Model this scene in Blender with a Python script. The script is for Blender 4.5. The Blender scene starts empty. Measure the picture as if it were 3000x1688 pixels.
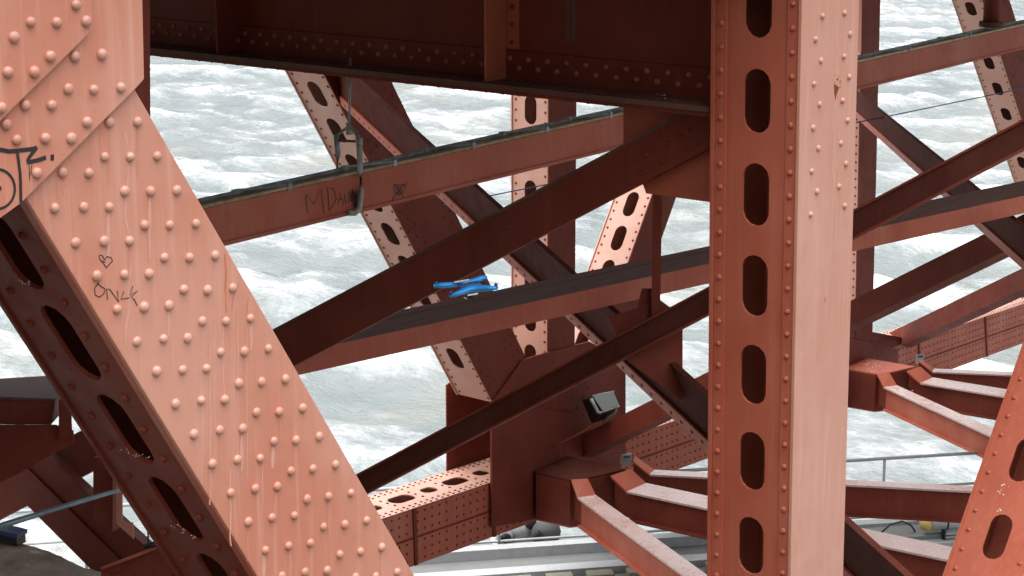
import bpy, bmesh, math, random
import numpy as np
from mathutils import Vector, Matrix

random.seed(7)
scene = bpy.context.scene
col = scene.collection

# ------------------------------------------------------------------ camera
# world: X runs along the bridge, Y across it (near truss at y = 0), Z up, water at z = 0
FPX, CX, CY = 5500.0, 1500.0, 844.0
PITCH = math.atan(1344 / 5500.0)
YAW = math.radians(38.5)
AX = Vector((math.cos(YAW), math.sin(YAW), 0))
RX = Vector((math.sin(YAW), -math.cos(YAW), 0))
ZZ = Vector((0, 0, 1)); UX = Vector((1, 0, 0)); WY = Vector((0, 1, 0))
FW = AX * math.cos(PITCH) - ZZ * math.sin(PITCH)
UP = ZZ * math.cos(PITCH) + AX * math.sin(PITCH)
C0 = Vector((-8.55087548, -4.85480345, 24.0))
cam = bpy.data.objects.new('camera', bpy.data.cameras.new('camera'))
col.objects.link(cam)
cam.data.sensor_width = 36.0
cam.data.lens = FPX * 36.0 / 3000.0
cam.data.clip_start = 0.1
cam.data.clip_end = 20000
cam.matrix_world = Matrix(((RX.x, UP.x, -FW.x, C0.x), (RX.y, UP.y, -FW.y, C0.y), (RX.z, UP.z, -FW.z, C0.z), (0, 0, 0, 1)))
scene.camera = cam

# ------------------------------------------------------------------ world, sun, exposure (bright overcast)
SUN_AZ = math.radians(165)      # direction towards the sun, measured from +X to +Y
SUN_EL = math.radians(82)
w = bpy.data.worlds.new('World'); scene.world = w; w.use_nodes = True
nt = w.node_tree
bg = nt.nodes['Background']
sky = nt.nodes.new('ShaderNodeTexSky'); sky.sky_type = 'NISHITA'; sky.sun_disc = False
sky.sun_elevation = SUN_EL
sky.sun_rotation = math.pi / 2 - SUN_AZ
sky.air_density = 1.0; sky.dust_density = 6.0; sky.ozone_density = 1.0
hsv = nt.nodes.new('ShaderNodeHueSaturation'); hsv.inputs['Saturation'].default_value = 0.28
nt.links.new(sky.outputs[0], hsv.inputs['Color']); nt.links.new(hsv.outputs[0], bg.inputs['Color'])
bg.inputs['Strength'].default_value = 0.065
sd = bpy.data.lights.new('sun', 'SUN'); sd.energy = 1.5; sd.angle = math.radians(104); sd.color = (1.0, 0.96, 0.90)
sun = bpy.data.objects.new('sun', sd); col.objects.link(sun)
tosun = Vector((math.cos(SUN_AZ) * math.cos(SUN_EL), math.sin(SUN_AZ) * math.cos(SUN_EL), math.sin(SUN_EL)))
sun.rotation_euler = tosun.to_track_quat('Z', 'Y').to_euler()
sun.location = (0, 0, 80)
scene.view_settings.view_transform = 'Standard'
scene.view_settings.look = 'None'
scene.view_settings.exposure = 2.25
scene.view_settings.gamma = 1.0

# ------------------------------------------------------------------ pixel helpers
def ray(x, y): return FW + RX * ((x - CX) / FPX) - UP * ((y - CY) / FPX)
def P(x, y, d): return C0 + ray(x, y) * d
def PL(x, y, ax, v):
    q = ray(x, y); return C0 + q * ((v - C0[ax]) / q[ax])
def PN(x, y, p0, n):
    q = ray(x, y); return C0 + q * ((p0 - C0).dot(n) / q.dot(n))
def depth(p): return (p - C0).dot(FW)
def lerp(a, b, t): return a + (b - a) * t
def xat(l, y):   # px line ((x0,y0),(x1,y1)) -> x at y
    (a, b), (c, d) = l; return a + (c - a) * (y - b) / (d - b)
def yat(l, x):
    (a, b), (c, d) = l; return b + (d - b) * (x - a) / (c - a)

# ------------------------------------------------------------------ materials
def N(t, kind, **kw):
    n = t.nodes.new(kind)
    for k, v in kw.items(): setattr(n, k, v)
    return n
def base_mat(name):
    m = bpy.data.materials.new(name); m.use_nodes = True
    t = m.node_tree; b = t.nodes['Principled BSDF']
    return m, t, b
def ramp(t, fac, stops):
    r = N(t, 'ShaderNodeValToRGB')
    e = r.color_ramp.elements
    while len(e) < len(stops): e.new(0.5)
    for i, (p, c) in enumerate(stops):
        e[i].position = p; e[i].color = (c[0], c[1], c[2], 1)
    t.links.new(fac, r.inputs[0]); return r.outputs[0]
def mixc(t, fac, a, b, mode='MIX'):
    m = N(t, 'ShaderNodeMix', data_type='RGBA', blend_type=mode)
    if isinstance(fac, (int, float)): m.inputs[0].default_value = fac
    else: t.links.new(fac, m.inputs[0])
    for i, v in ((6, a), (7, b)):
        if isinstance(v, tuple): m.inputs[i].default_value = (v[0], v[1], v[2], 1)
        else: t.links.new(v, m.inputs[i])
    return m.outputs[2]
def noise(t, scale, detail=3, rough=0.55, mp=(1, 1, 1), loc=(0, 0, 0), rotz=0):
    g = N(t, 'ShaderNodeNewGeometry'); mm = N(t, 'ShaderNodeMapping')
    mm.inputs['Scale'].default_value = mp; mm.inputs['Location'].default_value = loc
    mm.inputs['Rotation'].default_value = (0, 0, rotz)
    t.links.new(g.outputs['Position'], mm.inputs[0])
    n = N(t, 'ShaderNodeTexNoise'); n.inputs['Scale'].default_value = scale
    n.inputs['Detail'].default_value = detail; n.inputs['Roughness'].default_value = rough
    t.links.new(mm.outputs[0], n.inputs['Vector']); return n.outputs[0]
def mrange(t, v, a, b, c=0., d=1.):
    m = N(t, 'ShaderNodeMapRange'); t.links.new(v, m.inputs[0])
    for i, x in enumerate((a, b, c, d)): m.inputs[i + 1].default_value = x
    return m.outputs[0]
def bump(t, b, h, s, dist):
    bp = N(t, 'ShaderNodeBump'); bp.inputs['Strength'].default_value = s; bp.inputs['Distance'].default_value = dist
    t.links.new(h, bp.inputs['Height']); t.links.new(bp.outputs[0], b.inputs['Normal'])

def paint(name, ca, cb, cs, streak=0.6, rough=0.5, spec=0.5, dirt=0.0, grime=(0.10, 0.055, 0.04)):
    """weathered orange bridge paint: patches, vertical run-down streaks, grime"""
    m, t, b = base_mat(name)
    p = mrange(t, noise(t, 1.7, 4), 0.35, 0.68)
    c = mixc(t, p, ca, cb)
    oi = N(t, 'ShaderNodeObjectInfo')
    c = mixc(t, mrange(t, oi.outputs['Random'], 0, 1, 0.0, 0.28), c, (ca[0] * 0.86, ca[1] * 0.84, ca[2] * 0.84))
    pt = mrange(t, noise(t, 0.9, 5, 0.62, (1, 1, 0.6), (11, 6, 2)), 0.50, 0.66, 0, 0.5)
    c = mixc(t, pt, c, (min(1, cs[0] * 0.98), cs[1] * 1.0, cs[2] * 1.0))
    s = mrange(t, noise(t, 1.0, 3, 0.6, (22, 22, 0.9)), 0.52, 0.78)
    sm = N(t, 'ShaderNodeMath', operation='MULTIPLY'); t.links.new(s, sm.inputs[0]); sm.inputs[1].default_value = streak
    c = mixc(t, sm.outputs[0], c, cs)
    s2 = mrange(t, noise(t, 1.0, 3, 0.6, (31, 31, 1.3), (3, 5, 1)), 0.56, 0.80, 0, 0.5)
    c = mixc(t, s2, c, (ca[0] * 0.92, ca[1] * 0.66, ca[2] * 0.5))
    g = mrange(t, noise(t, 5.0, 6, 0.7, (1, 1, 1), (9, 2, 4)), 0.60, 0.80, 0, 0.22 + dirt)
    c = mixc(t, g, c, grime)
    sp = mrange(t, noise(t, 60.0, 2, 0.5), 0.70, 0.78, 0, 0.35)
    c = mixc(t, sp, c, grime)
    t.links.new(c, b.inputs['Base Color'])
    r = mrange(t, noise(t, 7, 3), 0.3, 0.7, rough - 0.08, rough + 0.10); t.links.new(r, b.inputs['Roughness'])
    b.inputs['Specular IOR Level'].default_value = spec
    bump(t, b, noise(t, 28, 4, 0.6), 0.12, 0.006)
    return m
M = {}
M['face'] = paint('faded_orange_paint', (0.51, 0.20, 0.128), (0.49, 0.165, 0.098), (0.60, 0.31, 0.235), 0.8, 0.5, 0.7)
M['pinkface'] = paint('chalky_pink_paint', (0.50, 0.235, 0.170), (0.47, 0.205, 0.14), (0.58, 0.33, 0.265), 0.6, 0.45, 0.8)
M['red'] = paint('red_oxide_paint', (0.44, 0.118, 0.072), (0.38, 0.088, 0.05), (0.50, 0.19, 0.13), 0.4, 0.52, 0.25)
M['far'] = paint('skylit_weathered_far_paint', (0.60, 0.35, 0.28), (0.56, 0.29, 0.21), (0.64, 0.42, 0.35), 0.3, 0.55)  # weathered paint made paler to imitate sky light on the far slotted plates
M['dark'] = paint('shaded_grimy_red_paint', (0.20, 0.042, 0.025), (0.145, 0.03, 0.02), (0.22, 0.06, 0.04), 0.5, 0.55, 0.12, 0.3)  # red paint darkened to stand in for shade, with some grime
M['shade_brown'] = paint('shaded_brown_paint', (0.095, 0.026, 0.018), (0.075, 0.022, 0.016), (0.12, 0.045, 0.034), 0.4, 0.75, 0.06, 0.2)  # near-black brown: the shade on the inner braces is put into the colour
M['sky_pale'] = paint('sky_sheen_flange_top', (0.62, 0.46, 0.43), (0.54, 0.35, 0.30), (0.68, 0.56, 0.54), 0.4, 0.28, 1.0)  # pale colour imitates the sky reflected in the flange tops
M['grime'] = paint('dirty_flange_top', (0.16, 0.07, 0.055), (0.10, 0.06, 0.05), (0.22, 0.13, 0.10), 0.2, 0.7, 0.15, 0.4)

def simple(name, c, rough=0.5, metal=0.0, var=0.25, sc=8, spec=0.5):
    m, t, b = base_mat(name)
    n = mrange(t, noise(t, sc, 5, 0.65), 0.3, 0.7)
    t.links.new(mixc(t, n, tuple(x * (1 - var) for x in c), tuple(min(1, x * (1 + var)) for x in c)), b.inputs['Base Color'])
    b.inputs['Roughness'].default_value = rough; b.inputs['Metallic'].default_value = metal
    b.inputs['Specular IOR Level'].default_value = spec
    bump(t, b, noise(t, sc * 6, 3), 0.15, 0.004)
    return m
M['galv'] = simple('galvanised_steel', (0.36, 0.37, 0.33), 0.5, 0.15, 0.35, 9)
M['pipe'] = simple('grey_green_pipe', (0.29, 0.33, 0.35), 0.5, 0.1, 0.5, 10)
M['olive'] = simple('rusty_olive_tray', (0.55, 0.37, 0.19), 0.65, 0.0, 0.6, 14)
M['edge'] = simple('pale_brass_edge', (0.42, 0.33, 0.22), 0.5, 0.2, 0.4, 12)
M['ink'] = simple('black_marker_ink', (0.016, 0.010, 0.009), 0.55, 0, 0.3, 20)
M['run'] = simple('pale_paint_run', (0.60, 0.305, 0.225), 0.5, 0, 0.12, 12)
M['rust'] = simple('orange_rust_stain', (0.48, 0.155, 0.075), 0.6, 0, 0.2, 12)
M['stain'] = simple('faint_rust_stain', (0.525, 0.215, 0.14), 0.55, 0, 0.06, 10)
M['chalk'] = simple('faint_chalk_stain', (0.585, 0.30, 0.225), 0.55, 0, 0.06, 10)
M['white'] = simple('white_droppings', (0.75, 0.72, 0.68), 0.8, 0, 0.15, 30)
M['blue'] = simple('drone_blue_shell', (0.015, 0.27, 0.72), 0.3, 0, 0.08, 20)
M['navy'] = simple('drone_dark_blue', (0.01, 0.045, 0.16), 0.4, 0, 0.1, 20)
M['black'] = simple('matte_black_plastic', (0.012, 0.012, 0.014), 0.45, 0, 0.2, 20)
M['prop'] = simple('pale_propeller', (0.62, 0.62, 0.62), 0.4, 0, 0.1, 20)
M['rail'] = simple('pale_grey_rail_paint', (0.33, 0.345, 0.355), 0.5, 0, 0.1, 10)
M['deck'] = simple('pale_grey_deck', (0.13, 0.138, 0.14), 0.6, 0, 0.12, 2)
M['cream'] = simple('cream_block_paint', (0.20, 0.19, 0.135), 0.6, 0, 0.12, 6)
M['yellow'] = simple('pale_yellow_cap', (0.52, 0.40, 0.12), 0.5, 0, 0.1, 10)
M['lens'] = simple('flood_lamp_glass', (0.36, 0.43, 0.43), 0.12, 0, 0.15, 3, 0.8)
M['steelblue'] = simple('blue_bracket_paint', (0.03, 0.07, 0.20), 0.45, 0, 0.4, 12)
M['teal'] = simple('teal_grey_pipe', (0.20, 0.28, 0.31), 0.4, 0.3, 0.4, 6)
M['asphalt'] = simple('deck_slab_concrete', (0.22, 0.20, 0.18), 0.9, 0, 0.2, 2)

def plank_mat():
    m, t, b = base_mat('dark_weathered_planks')
    c = ramp(t, noise(t, 3.0, 5, 0.6, (0.5, 9, 1), rotz=0.2), [(0.3, (0.10, 0.042, 0.032)), (0.62, (0.15, 0.066, 0.052)), (0.8, (0.21, 0.11, 0.09))])
    t.links.new(c, b.inputs['Base Color']); b.inputs['Roughness'].default_value = 0.75
    bump(t, b, noise(t, 12, 4, 0.6, (0.6, 6, 1), rotz=0.2), 0.4, 0.01)
    return m
M['plank'] = plank_mat()
M['blocker_earth'] = simple('dark_blocker_earth', (0.075, 0.065, 0.042), 0.95, 0, 0.5, 1.2)  # only for the unseen light-blocking ground

def concrete_mat():
    m, t, b = base_mat('sandy_stained_concrete')
    c = ramp(t, noise(t, 2.2, 8, 0.7), [(0.3, (0.26, 0.20, 0.14)), (0.45, (0.42, 0.36, 0.28)), (0.62, (0.53, 0.50, 0.44)), (0.8, (0.60, 0.58, 0.54))])
    s = mrange(t, noise(t, 6, 2, 0.4, (1, 1, 1), (4, 4, 4)), 0.70, 0.74)
    c = mixc(t, s, c, (0.66, 0.66, 0.62))
    t.links.new(c, b.inputs['Base Color']); b.inputs['Roughness'].default_value = 0.9
    bump(t, b, noise(t, 16, 8, 0.7), 0.7, 0.03)
    return m
M['concrete'] = concrete_mat()

def water_mat():
    m, t, b = base_mat('choppy_grey_water')
    rz = -YAW + 0.12
    def mul(a, k):
        n = N(t, 'ShaderNodeMath', operation='MULTIPLY'); t.links.new(a, n.inputs[0]); n.inputs[1].default_value = k; return n.outputs[0]
    def add(a, c):
        n = N(t, 'ShaderNodeMath', operation='ADD'); t.links.new(a, n.inputs[0]); t.links.new(c, n.inputs[1]); return n.outputs[0]
    silt = ramp(t, noise(t, 0.05, 4, 0.6, (1.0, 2.0, 1), rotz=rz), [(0.35, (0.100, 0.122, 0.128)), (0.55, (0.128, 0.146, 0.147)), (0.7, (0.150, 0.155, 0.140))])
    at = N(t, 'ShaderNodeAttribute'); at.attribute_name = 'crest'
    big = noise(t, 0.045, 3, 0.5, (1.8, 1.0, 1), (7, 3, 0), rz)
    mid = noise(t, 0.26, 5, 0.62, (1.9, 1.0, 1), (1, 8, 0), rz)
    fine = noise(t, 1.6, 6, 0.72, (1.8, 1.0, 1), (3, 1, 0), rz)
    s_ = add(add(add(mul(big, 0.57), mul(mid, 0.80)), mul(fine, 0.40)), mul(at.outputs['Fac'], 0.27))
    foam = mrange(t, s_, 0.96, 1.16)
    film = mrange(t, s_, 0.84, 1.06, 0, 0.36)
    mx = N(t, 'ShaderNodeMath', operation='MAXIMUM'); t.links.new(foam, mx.inputs[0]); t.links.new(film, mx.inputs[1])
    t.links.new(mixc(t, mx.outputs[0], silt, (0.46, 0.48, 0.50)), b.inputs['Base Color'])
    t.links.new(mrange(t, mx.outputs[0], 0, 1, 0.14, 0.65), b.inputs['Roughness'])
    b.inputs['IOR'].default_value = 1.33
    h = add(mul(noise(t, 0.8, 4, 0.6, (2.2, 1.0, 1), (2, 2, 0), rz), 1.0), mul(noise(t, 3.0, 5, 0.65, (1.8, 1, 1), (5, 2, 0), rz), 0.30))
    bump(t, b, h, 0.85, 0.26)
    return m
M['water'] = water_mat()

# ------------------------------------------------------------------ mesh helpers
class MB:
    def __init__(s): s.v = []; s.f = []; s.sm = False
    def add(s, vs, fs):
        o = len(s.v); s.v += [Vector(v) for v in vs]; s.f += [tuple(i + o for i in f) for f in fs]; return s
    def prism(s, poly, ext):
        n = len(poly); ext = Vector(ext)
        vs = [Vector(p) for p in poly] + [Vector(p) + ext for p in poly]
        fs = [tuple(range(n)), tuple(range(2 * n - 1, n - 1, -1))] + [(i, i + n, (i + 1) % n + n, (i + 1) % n) for i in range(n)]
        return s.add(vs, fs)
    def hexa(s, a4, b4):
        return s.add(list(a4) + list(b4), [(0, 1, 2, 3), (7, 6, 5, 4), (0, 4, 5, 1), (1, 5, 6, 2), (2, 6, 7, 3), (3, 7, 4, 0)])
    def bar(s, p, q, wv, hv):
        """box from p to q with half vectors wv, hv"""
        wv = Vector(wv); hv = Vector(hv)
        r = [wv + hv, wv - hv, -wv - hv, -wv + hv]
        return s.hexa([p + x for x in r], [q + x for x in r])
    def tube(s, pts, rad, n=8):
        pts = [Vector(p) for p in pts]; rads = rad if isinstance(rad, (list, tuple)) else [rad] * len(pts)
        o = len(s.v); ref = Vector((0.13, 0.21, 0.97))
        for i, p in enumerate(pts):
            d = (pts[min(i + 1, len(pts) - 1)] - pts[max(i - 1, 0)]).normalized()
            a = d.cross(ref)
            if a.length < 0.1: a = d.cross(UX)
            a.normalize(); b = d.cross(a)
            for k in range(n):
                t = 2 * math.pi * k / n; s.v.append(p + (a * math.cos(t) + b * math.sin(t)) * rads[i])
        for i in range(len(pts) - 1):
            for k in range(n):
                s.f.append((o + i * n + k, o + i * n + (k + 1) % n, o + (i + 1) * n + (k + 1) % n, o + (i + 1) * n + k))
        s.f.append(tuple(o + k for k in range(n))[::-1]); s.f.append(tuple(o + (len(pts) - 1) * n + k for k in range(n)))
        s.sm = True; return s
    def dome(s, c, n, r, seg=7, h=0.62):
        n = n.normalized(); a = n.cross(Vector((0.3, 0.5, 0.81))).normalized(); b = n.cross(a)
        o = len(s.v)
        for (rr, hh) in ((1.0, 0.0), (0.78, 0.62)):
            for k in range(seg):
                t = 2 * math.pi * k / seg; s.v.append(c + (a * math.cos(t) + b * math.sin(t)) * r * rr + n * r * h * hh)
        s.v.append(c + n * r * h)
        for k in range(seg):
            k2 = (k + 1) % seg
            s.f.append((o + k, o + k2, o + seg + k2, o + seg + k)); s.f.append((o + seg + k, o + seg + k2, o + 2 * seg))
        s.sm = True; return s
    def build(s, name, mat, th, parent=None, bevel=0.0, smooth=None):
        off = th.loc if th is not None else Vector((0, 0, 0))
        me = bpy.data.meshes.new(name)
        me.from_pydata([tuple(v - off) for v in s.v], [], s.f)
        bm = bmesh.new(); bm.from_mesh(me); bmesh.ops.recalc_face_normals(bm, faces=bm.faces); bm.to_mesh(me); bm.free()
        me.materials.append(M[mat])
        if s.sm if smooth is None else smooth:
            for p in me.polygons: p.use_smooth = True
        ob = bpy.data.objects.new(name, me); col.objects.link(ob)
        if parent is not None: ob.parent = parent
        elif th is not None: ob.parent = th.root
        if bevel:
            bv = ob.modifiers.new('bevel', 'BEVEL'); bv.width = bevel; bv.segments = 2; bv.limit_method = 'ANGLE'
        return ob

class Thing:
    def __init__(s, name, label, cat, loc, group=None):
        s.loc = Vector(loc); s.root = bpy.data.objects.new(name, None); col.objects.link(s.root)
        s.root.location = s.loc; s.root.empty_display_size = 0.2
        s.root['label'] = label; s.root['category'] = cat
        if group: s.root['group'] = group
def tag(o, label, cat, group=None):
    o['label'] = label; o['category'] = cat
    if group: o['group'] = group
    return o

# shared rivet meshes
def rivet_mesh(mat):
    me = bpy.data.meshes.new('rivet'); bm = bmesh.new()
    seg = 12; rings = [(1.0, 0.0), (0.98, 0.32), (0.82, 0.62), (0.46, 0.84)]
    R = [[bm.verts.new((math.cos(2 * math.pi * k / seg) * r, math.sin(2 * math.pi * k / seg) * r, z)) for k in range(seg)] for r, z in rings]
    top = bm.verts.new((0, 0, 0.92))
    for a, b in zip(R, R[1:]):
        for k in range(seg): bm.faces.new((a[k], a[(k + 1) % seg], b[(k + 1) % seg], b[k]))
    for k in range(seg): bm.faces.new((R[-1][k], R[-1][(k + 1) % seg], top))
    for f in bm.faces: f.smooth = True
    bm.to_mesh(me); bm.free(); me.materials.append(M[mat]); return me
RV = {k: rivet_mesh(m_) for k, m_ in (('face', 'pinkface'), ('red', 'red'), ('dark', 'dark'), ('far', 'far'))}
def rivet(th, parent, p, n, r, mat):
    o = bpy.data.objects.new('rivet', RV[mat]); col.objects.link(o); o.parent = parent
    o.location = p - th.loc - n * r * 0.03; o.rotation_mode = 'QUATERNION'
    o.rotation_quaternion = n.to_track_quat('Z', 'Y'); k = random.uniform(0.93, 1.06); o.scale = (r * k, r * k * random.uniform(0.96, 1.04), r * random.uniform(0.88, 1.08))
    return o

def perf_plate(mb, O, eL, eW, n, L, W, slots, sl, sw, t):
    """plate in the eL,eW plane with stadium holes centred at distances 'slots' along eL"""
    slots = sorted(slots); SL = sl if isinstance(sl, list) else [sl] * len(slots); SW = sw if isinstance(sw, list) else [sw] * len(slots); sl = max(SL)
    def pt(s, u, z): return O + eL * s + eW * u - n * z
    bounds = [0.0] + [(a + b) / 2 for a, b in zip(slots, slots[1:])] + [L]
    pit = (slots[1] - slots[0]) if len(slots) > 1 else sl * 1.6
    bounds[0] = max(0.0, slots[0] - pit / 2); bounds[-1] = min(L, slots[-1] + pit / 2)
    def solid(s0, s1):
        if s1 - s0 > 1e-4: mb.prism([pt(s0, 0, 0), pt(s1, 0, 0), pt(s1, W, 0), pt(s0, W, 0)], -n * t)
    solid(0.0, bounds[0]); solid(bounds[-1], L)
    for sc, s0, s1, l_, w_ in zip(slots, bounds, bounds[1:], SL, SW):
        h = max(0.0, (l_ - w_) / 2); r = w_ / 2
        a1, a0, b = s1 - sc, sc - s0, W / 2
        ang = sorted(set([round(2 * math.pi * k / 28, 5) for k in range(28)] + [round(x % (2 * math.pi), 5) for x in
              (math.atan2(b, a1), math.atan2(b, -a0), math.atan2(-b, -a0), math.atan2(-b, a1),
               math.atan2(r, h), math.atan2(r, -h), math.atan2(-r, -h), math.atan2(-r, h))]))
        inn, out = [], []
        for q in ang:
            c, si = math.cos(q), math.sin(q)
            ti = r / abs(si) if abs(si) > 1e-6 else 1e9
            if abs(ti * c) > h: ti = h * abs(c) + math.sqrt(max(0, r * r - h * h * si * si))
            aa = a1 if c > 0 else a0
            to = min(aa / abs(c) if abs(c) > 1e-6 else 1e9, b / abs(si) if abs(si) > 1e-6 else 1e9)
            inn.append((sc + c * ti, W / 2 + si * ti)); out.append((sc + c * to, W / 2 + si * to))
        m = len(ang)
        vs = [pt(u, v, 0) for u, v in inn] + [pt(u, v, 0) for u, v in out] + [pt(u, v, t) for u, v in inn] + [pt(u, v, t) for u, v in out]
        fs = []
        for k in range(m):
            j = (k + 1) % m
            fs += [(k, j, m + j, m + k), (2 * m + k, 3 * m + k, 3 * m + j, 2 * m + j), (k, 2 * m + k, 2 * m + j, j)]
        mb.add(vs, fs)
    return mb

RB = [0]
def ribbon(th, parent, name, px, proj, wpx, mat, n, lift=0.0012, taper=False):
    """flat painted stroke lying on a surface; px = list of photo points, proj maps them to the surface"""
    RB[0] += 1; lift += 0.000012 * (RB[0] % 40)
    mb = MB(); pts = [proj(x, y) + n * lift for x, y in px]
    L = []; R_ = []
    for i, p in enumerate(pts):
        d = pts[min(i + 1, len(pts) - 1)] - pts[max(i - 1, 0)]
        s = n.cross(d).normalized()
        ww = wpx * depth(p) / FPX / 2
        if taper: ww *= 0.35 + 0.65 * math.sin(math.pi * (0.12 + 0.80 * i / (len(pts) - 1)))
        L.append(p + s * ww); R_.append(p - s * ww)
    m = len(pts); mb.add(L + R_, [(i, i + 1, m + i + 1, m + i) for i in range(m - 1)])
    vs = mb.v
    mb2 = MB()
    lo = [v - n * 0.004 for v in vs]
    mb2.add(vs + lo, mb.f + [tuple(reversed([a + 2 * m for a in f])) for f in mb.f])
    return mb2.build(name, mat, th, parent, smooth=False)

def circle_px(cx, cy, rx, ry, a0, a1, n=22):
    return [(cx + rx * math.cos(math.radians(a0 + (a1 - a0) * i / n)), cy + ry * math.sin(math.radians(a0 + (a1 - a0) * i / n))) for i in range(n + 1)]

# ================================================================== SETTING
def build_water():
    rng = np.random.default_rng(3)
    def axis(lo, hi, step, far):
        core = list(np.arange(lo, hi + 1e-6, step)); a = []; d = step
        x = lo
        while x > -far: d *= 1.6; x -= d; a.append(x)
        b = []; x = hi; d = step
        while x < far: d *= 1.6; x += d; b.append(x)
        return np.array(a[::-1] + core + b)
    rs = axis(-75, 90, 0.7, 5000); as_ = axis(30, 300, 0.9, 9000)
    R_, A_ = np.meshgrid(rs, as_)
    X = C0.x + R_ * RX.x + A_ * AX.x; Y = C0.y + R_ * RX.y + A_ * AX.y
    Z = np.zeros_like(X); wind = math.atan2(AX.y, AX.x) + math.pi - 0.35
    for i in range(46):
        lam = 1.8 * (9.0 ** rng.random()); th = wind + rng.normal(0, 0.55); k = 2 * math.pi / lam
        amp = 0.0135 * lam ** 0.85; ph = rng.random() * 6.28
        s = np.sin(k * (X * math.cos(th) + Y * math.sin(th)) + ph)
        Z += amp * (1 - 2 * np.sqrt(np.abs((1 - s) / 2))) * 0.8
    fade = np.clip((330 - np.abs(A_ - 150)) / 120, 0, 1) * np.clip((140 - np.abs(R_)) / 50, 0, 1)
    Z = Z * fade
    ny, nx = X.shape
    v = np.stack([X, Y, Z], -1).reshape(-1, 3)
    idx = np.arange(nx * ny).reshape(ny, nx)
    f = np.stack([idx[:-1, :-1], idx[:-1, 1:], idx[1:, 1:], idx[1:, :-1]], -1).reshape(-1, 4)
    me = bpy.data.meshes.new('water'); me.from_pydata(v.tolist(), [], f.tolist())
    for p in me.polygons: p.use_smooth = True
    core = fade > 0.95; cr = (np.clip((Z - Z[core].mean()) / (Z[core].std() + 1e-6) * 0.33, -1, 1) * fade).reshape(-1)
    at = me.attributes.new('crest', 'FLOAT', 'POINT'); at.data.foreach_set('value', cr.astype(np.float32))
    me.materials.append(M['water']); o = bpy.data.objects.new('water', me); col.objects.link(o); o['kind'] = 'structure'
build_water()

def ground_block(name, kind_mat, xs, ys, zfun, zbot, seed):
    rng = random.Random(seed); nx, ny = len(xs), len(ys)
    mb = MB(); vs = [Vector((x, y, zfun(x, y) + rng.gauss(0, 0.10))) for y in ys for x in xs]
    fs = [(j * nx + i, j * nx + i + 1, (j + 1) * nx + i + 1, (j + 1) * nx + i) for j in range(ny - 1) for i in range(nx - 1)]
    edge = [i for i in range(nx)] + [j * nx + nx - 1 for j in range(1, ny)] + [(ny - 1) * nx + i for i in range(nx - 2, -1, -1)] + [j * nx for j in range(ny - 2, 0, -1)]
    b0 = len(vs); vs += [Vector((vs[e].x, vs[e].y, zbot)) for e in edge]; m = len(edge)
    fs += [(edge[k], edge[(k + 1) % m], b0 + (k + 1) % m, b0 + k) for k in range(m)]
    mb.add(vs, fs); o = mb.build(name, kind_mat, None, smooth=False); o['kind'] = 'structure'; return o
# unseen bank and hill, added to block water bounce and low sky light
ground_block('bounce_blocking_bank', 'blocker_earth', np.linspace(-14, -1.2, 14), np.linspace(-22, 5.5, 24), lambda x, y: 17.2 + 0.25 * math.sin(x * 1.3 + y) - max(0, y - 3) * 0.3, -3, 4)
ground_block('sky_blocking_hill', 'blocker_earth', np.linspace(-60, -14.02, 14), np.linspace(-40, 24, 24), lambda x, y: 17.5 + 9.0 * min(1, (-14 - x) / 3.0) + 0.4 * math.sin(x + y * 0.7), -3, 8)
# ================================================================== NEAR TRUSS (riveted faces in the plane y = 0)
NF = Vector((0, -1, 0))          # outward normal of the riveted faces
def Y0(x, y): return PL(x, y, 1, 0.0)
def crop(pts, ox, oy, s=2.416): return [(ox + x / s, oy + y / s) for x, y in pts]

# ---------------- big riveted diagonal
BL = ((79, 587), (393, 1100))      # lower-left edge of the riveted face
RL = ((397, 265), (1203, 1667))    # upper-right edge
pA, pB = Y0(*BL[0]), Y0(*BL[1])
eD = (pB - pA).normalized()
nD = eD.cross(WY).normalized()
if nD.x > 0: nD = -nD               # outward normal of the perforated underside
def dline(px, py): return Y0(px, py)
th = Thing('riveted_diagonal', 'wide salmon orange riveted steel diagonal with graffiti on its face', 'steel beam', Y0(xat(BL, 1700), 1700))
top_l, bot_l = Y0(xat(BL, 380), 380), Y0(xat(BL, 2050), 2050)
top_r, bot_r = Y0(xat(RL, 60), 60), Y0(xat(RL, 2050), 2050)
thD = th
mb = MB(); mb.prism([top_l, bot_l, bot_r, top_r], WY * 0.022)
fp = mb.build('face_plate', 'face', th, bevel=0.004)
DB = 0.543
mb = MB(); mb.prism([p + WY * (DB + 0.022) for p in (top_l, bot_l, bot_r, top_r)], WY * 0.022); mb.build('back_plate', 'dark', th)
mb = MB(); mb.prism([top_r + WY * 0.024 + nD * 0.03, bot_r + WY * 0.024 + nD * 0.03, bot_r + WY * (DB + 0.02) + nD * 0.03, top_r + WY * (DB + 0.02) + nD * 0.03], nD * 0.02)
mb.build('top_cover_plate', 'face', th)
# perforated underside
O = pA - nD * 0.010 + WY * 0.0235
Ld = (bot_l - pA).dot(eD)
nP = nD
OD = O.copy()
def DP(px, py): return PN(px, py, OD, nD)
s_known = [(DP(41, 744) - O).dot(eD), (DP(199, 1007) - O).dot(eD), (DP(358, 1256) - O).dot(eD), (DP(506, 1493) - O).dot(eD)]
pitch_d = (s_known[3] - s_known[1]) / 2
slots = [s_known[2] + pitch_d * k for k in range(-2, 4)]
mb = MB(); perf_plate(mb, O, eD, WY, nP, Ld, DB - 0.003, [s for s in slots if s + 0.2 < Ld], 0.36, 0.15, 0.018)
pp = mb.build('perforated_plate', 'dark', th)
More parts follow.
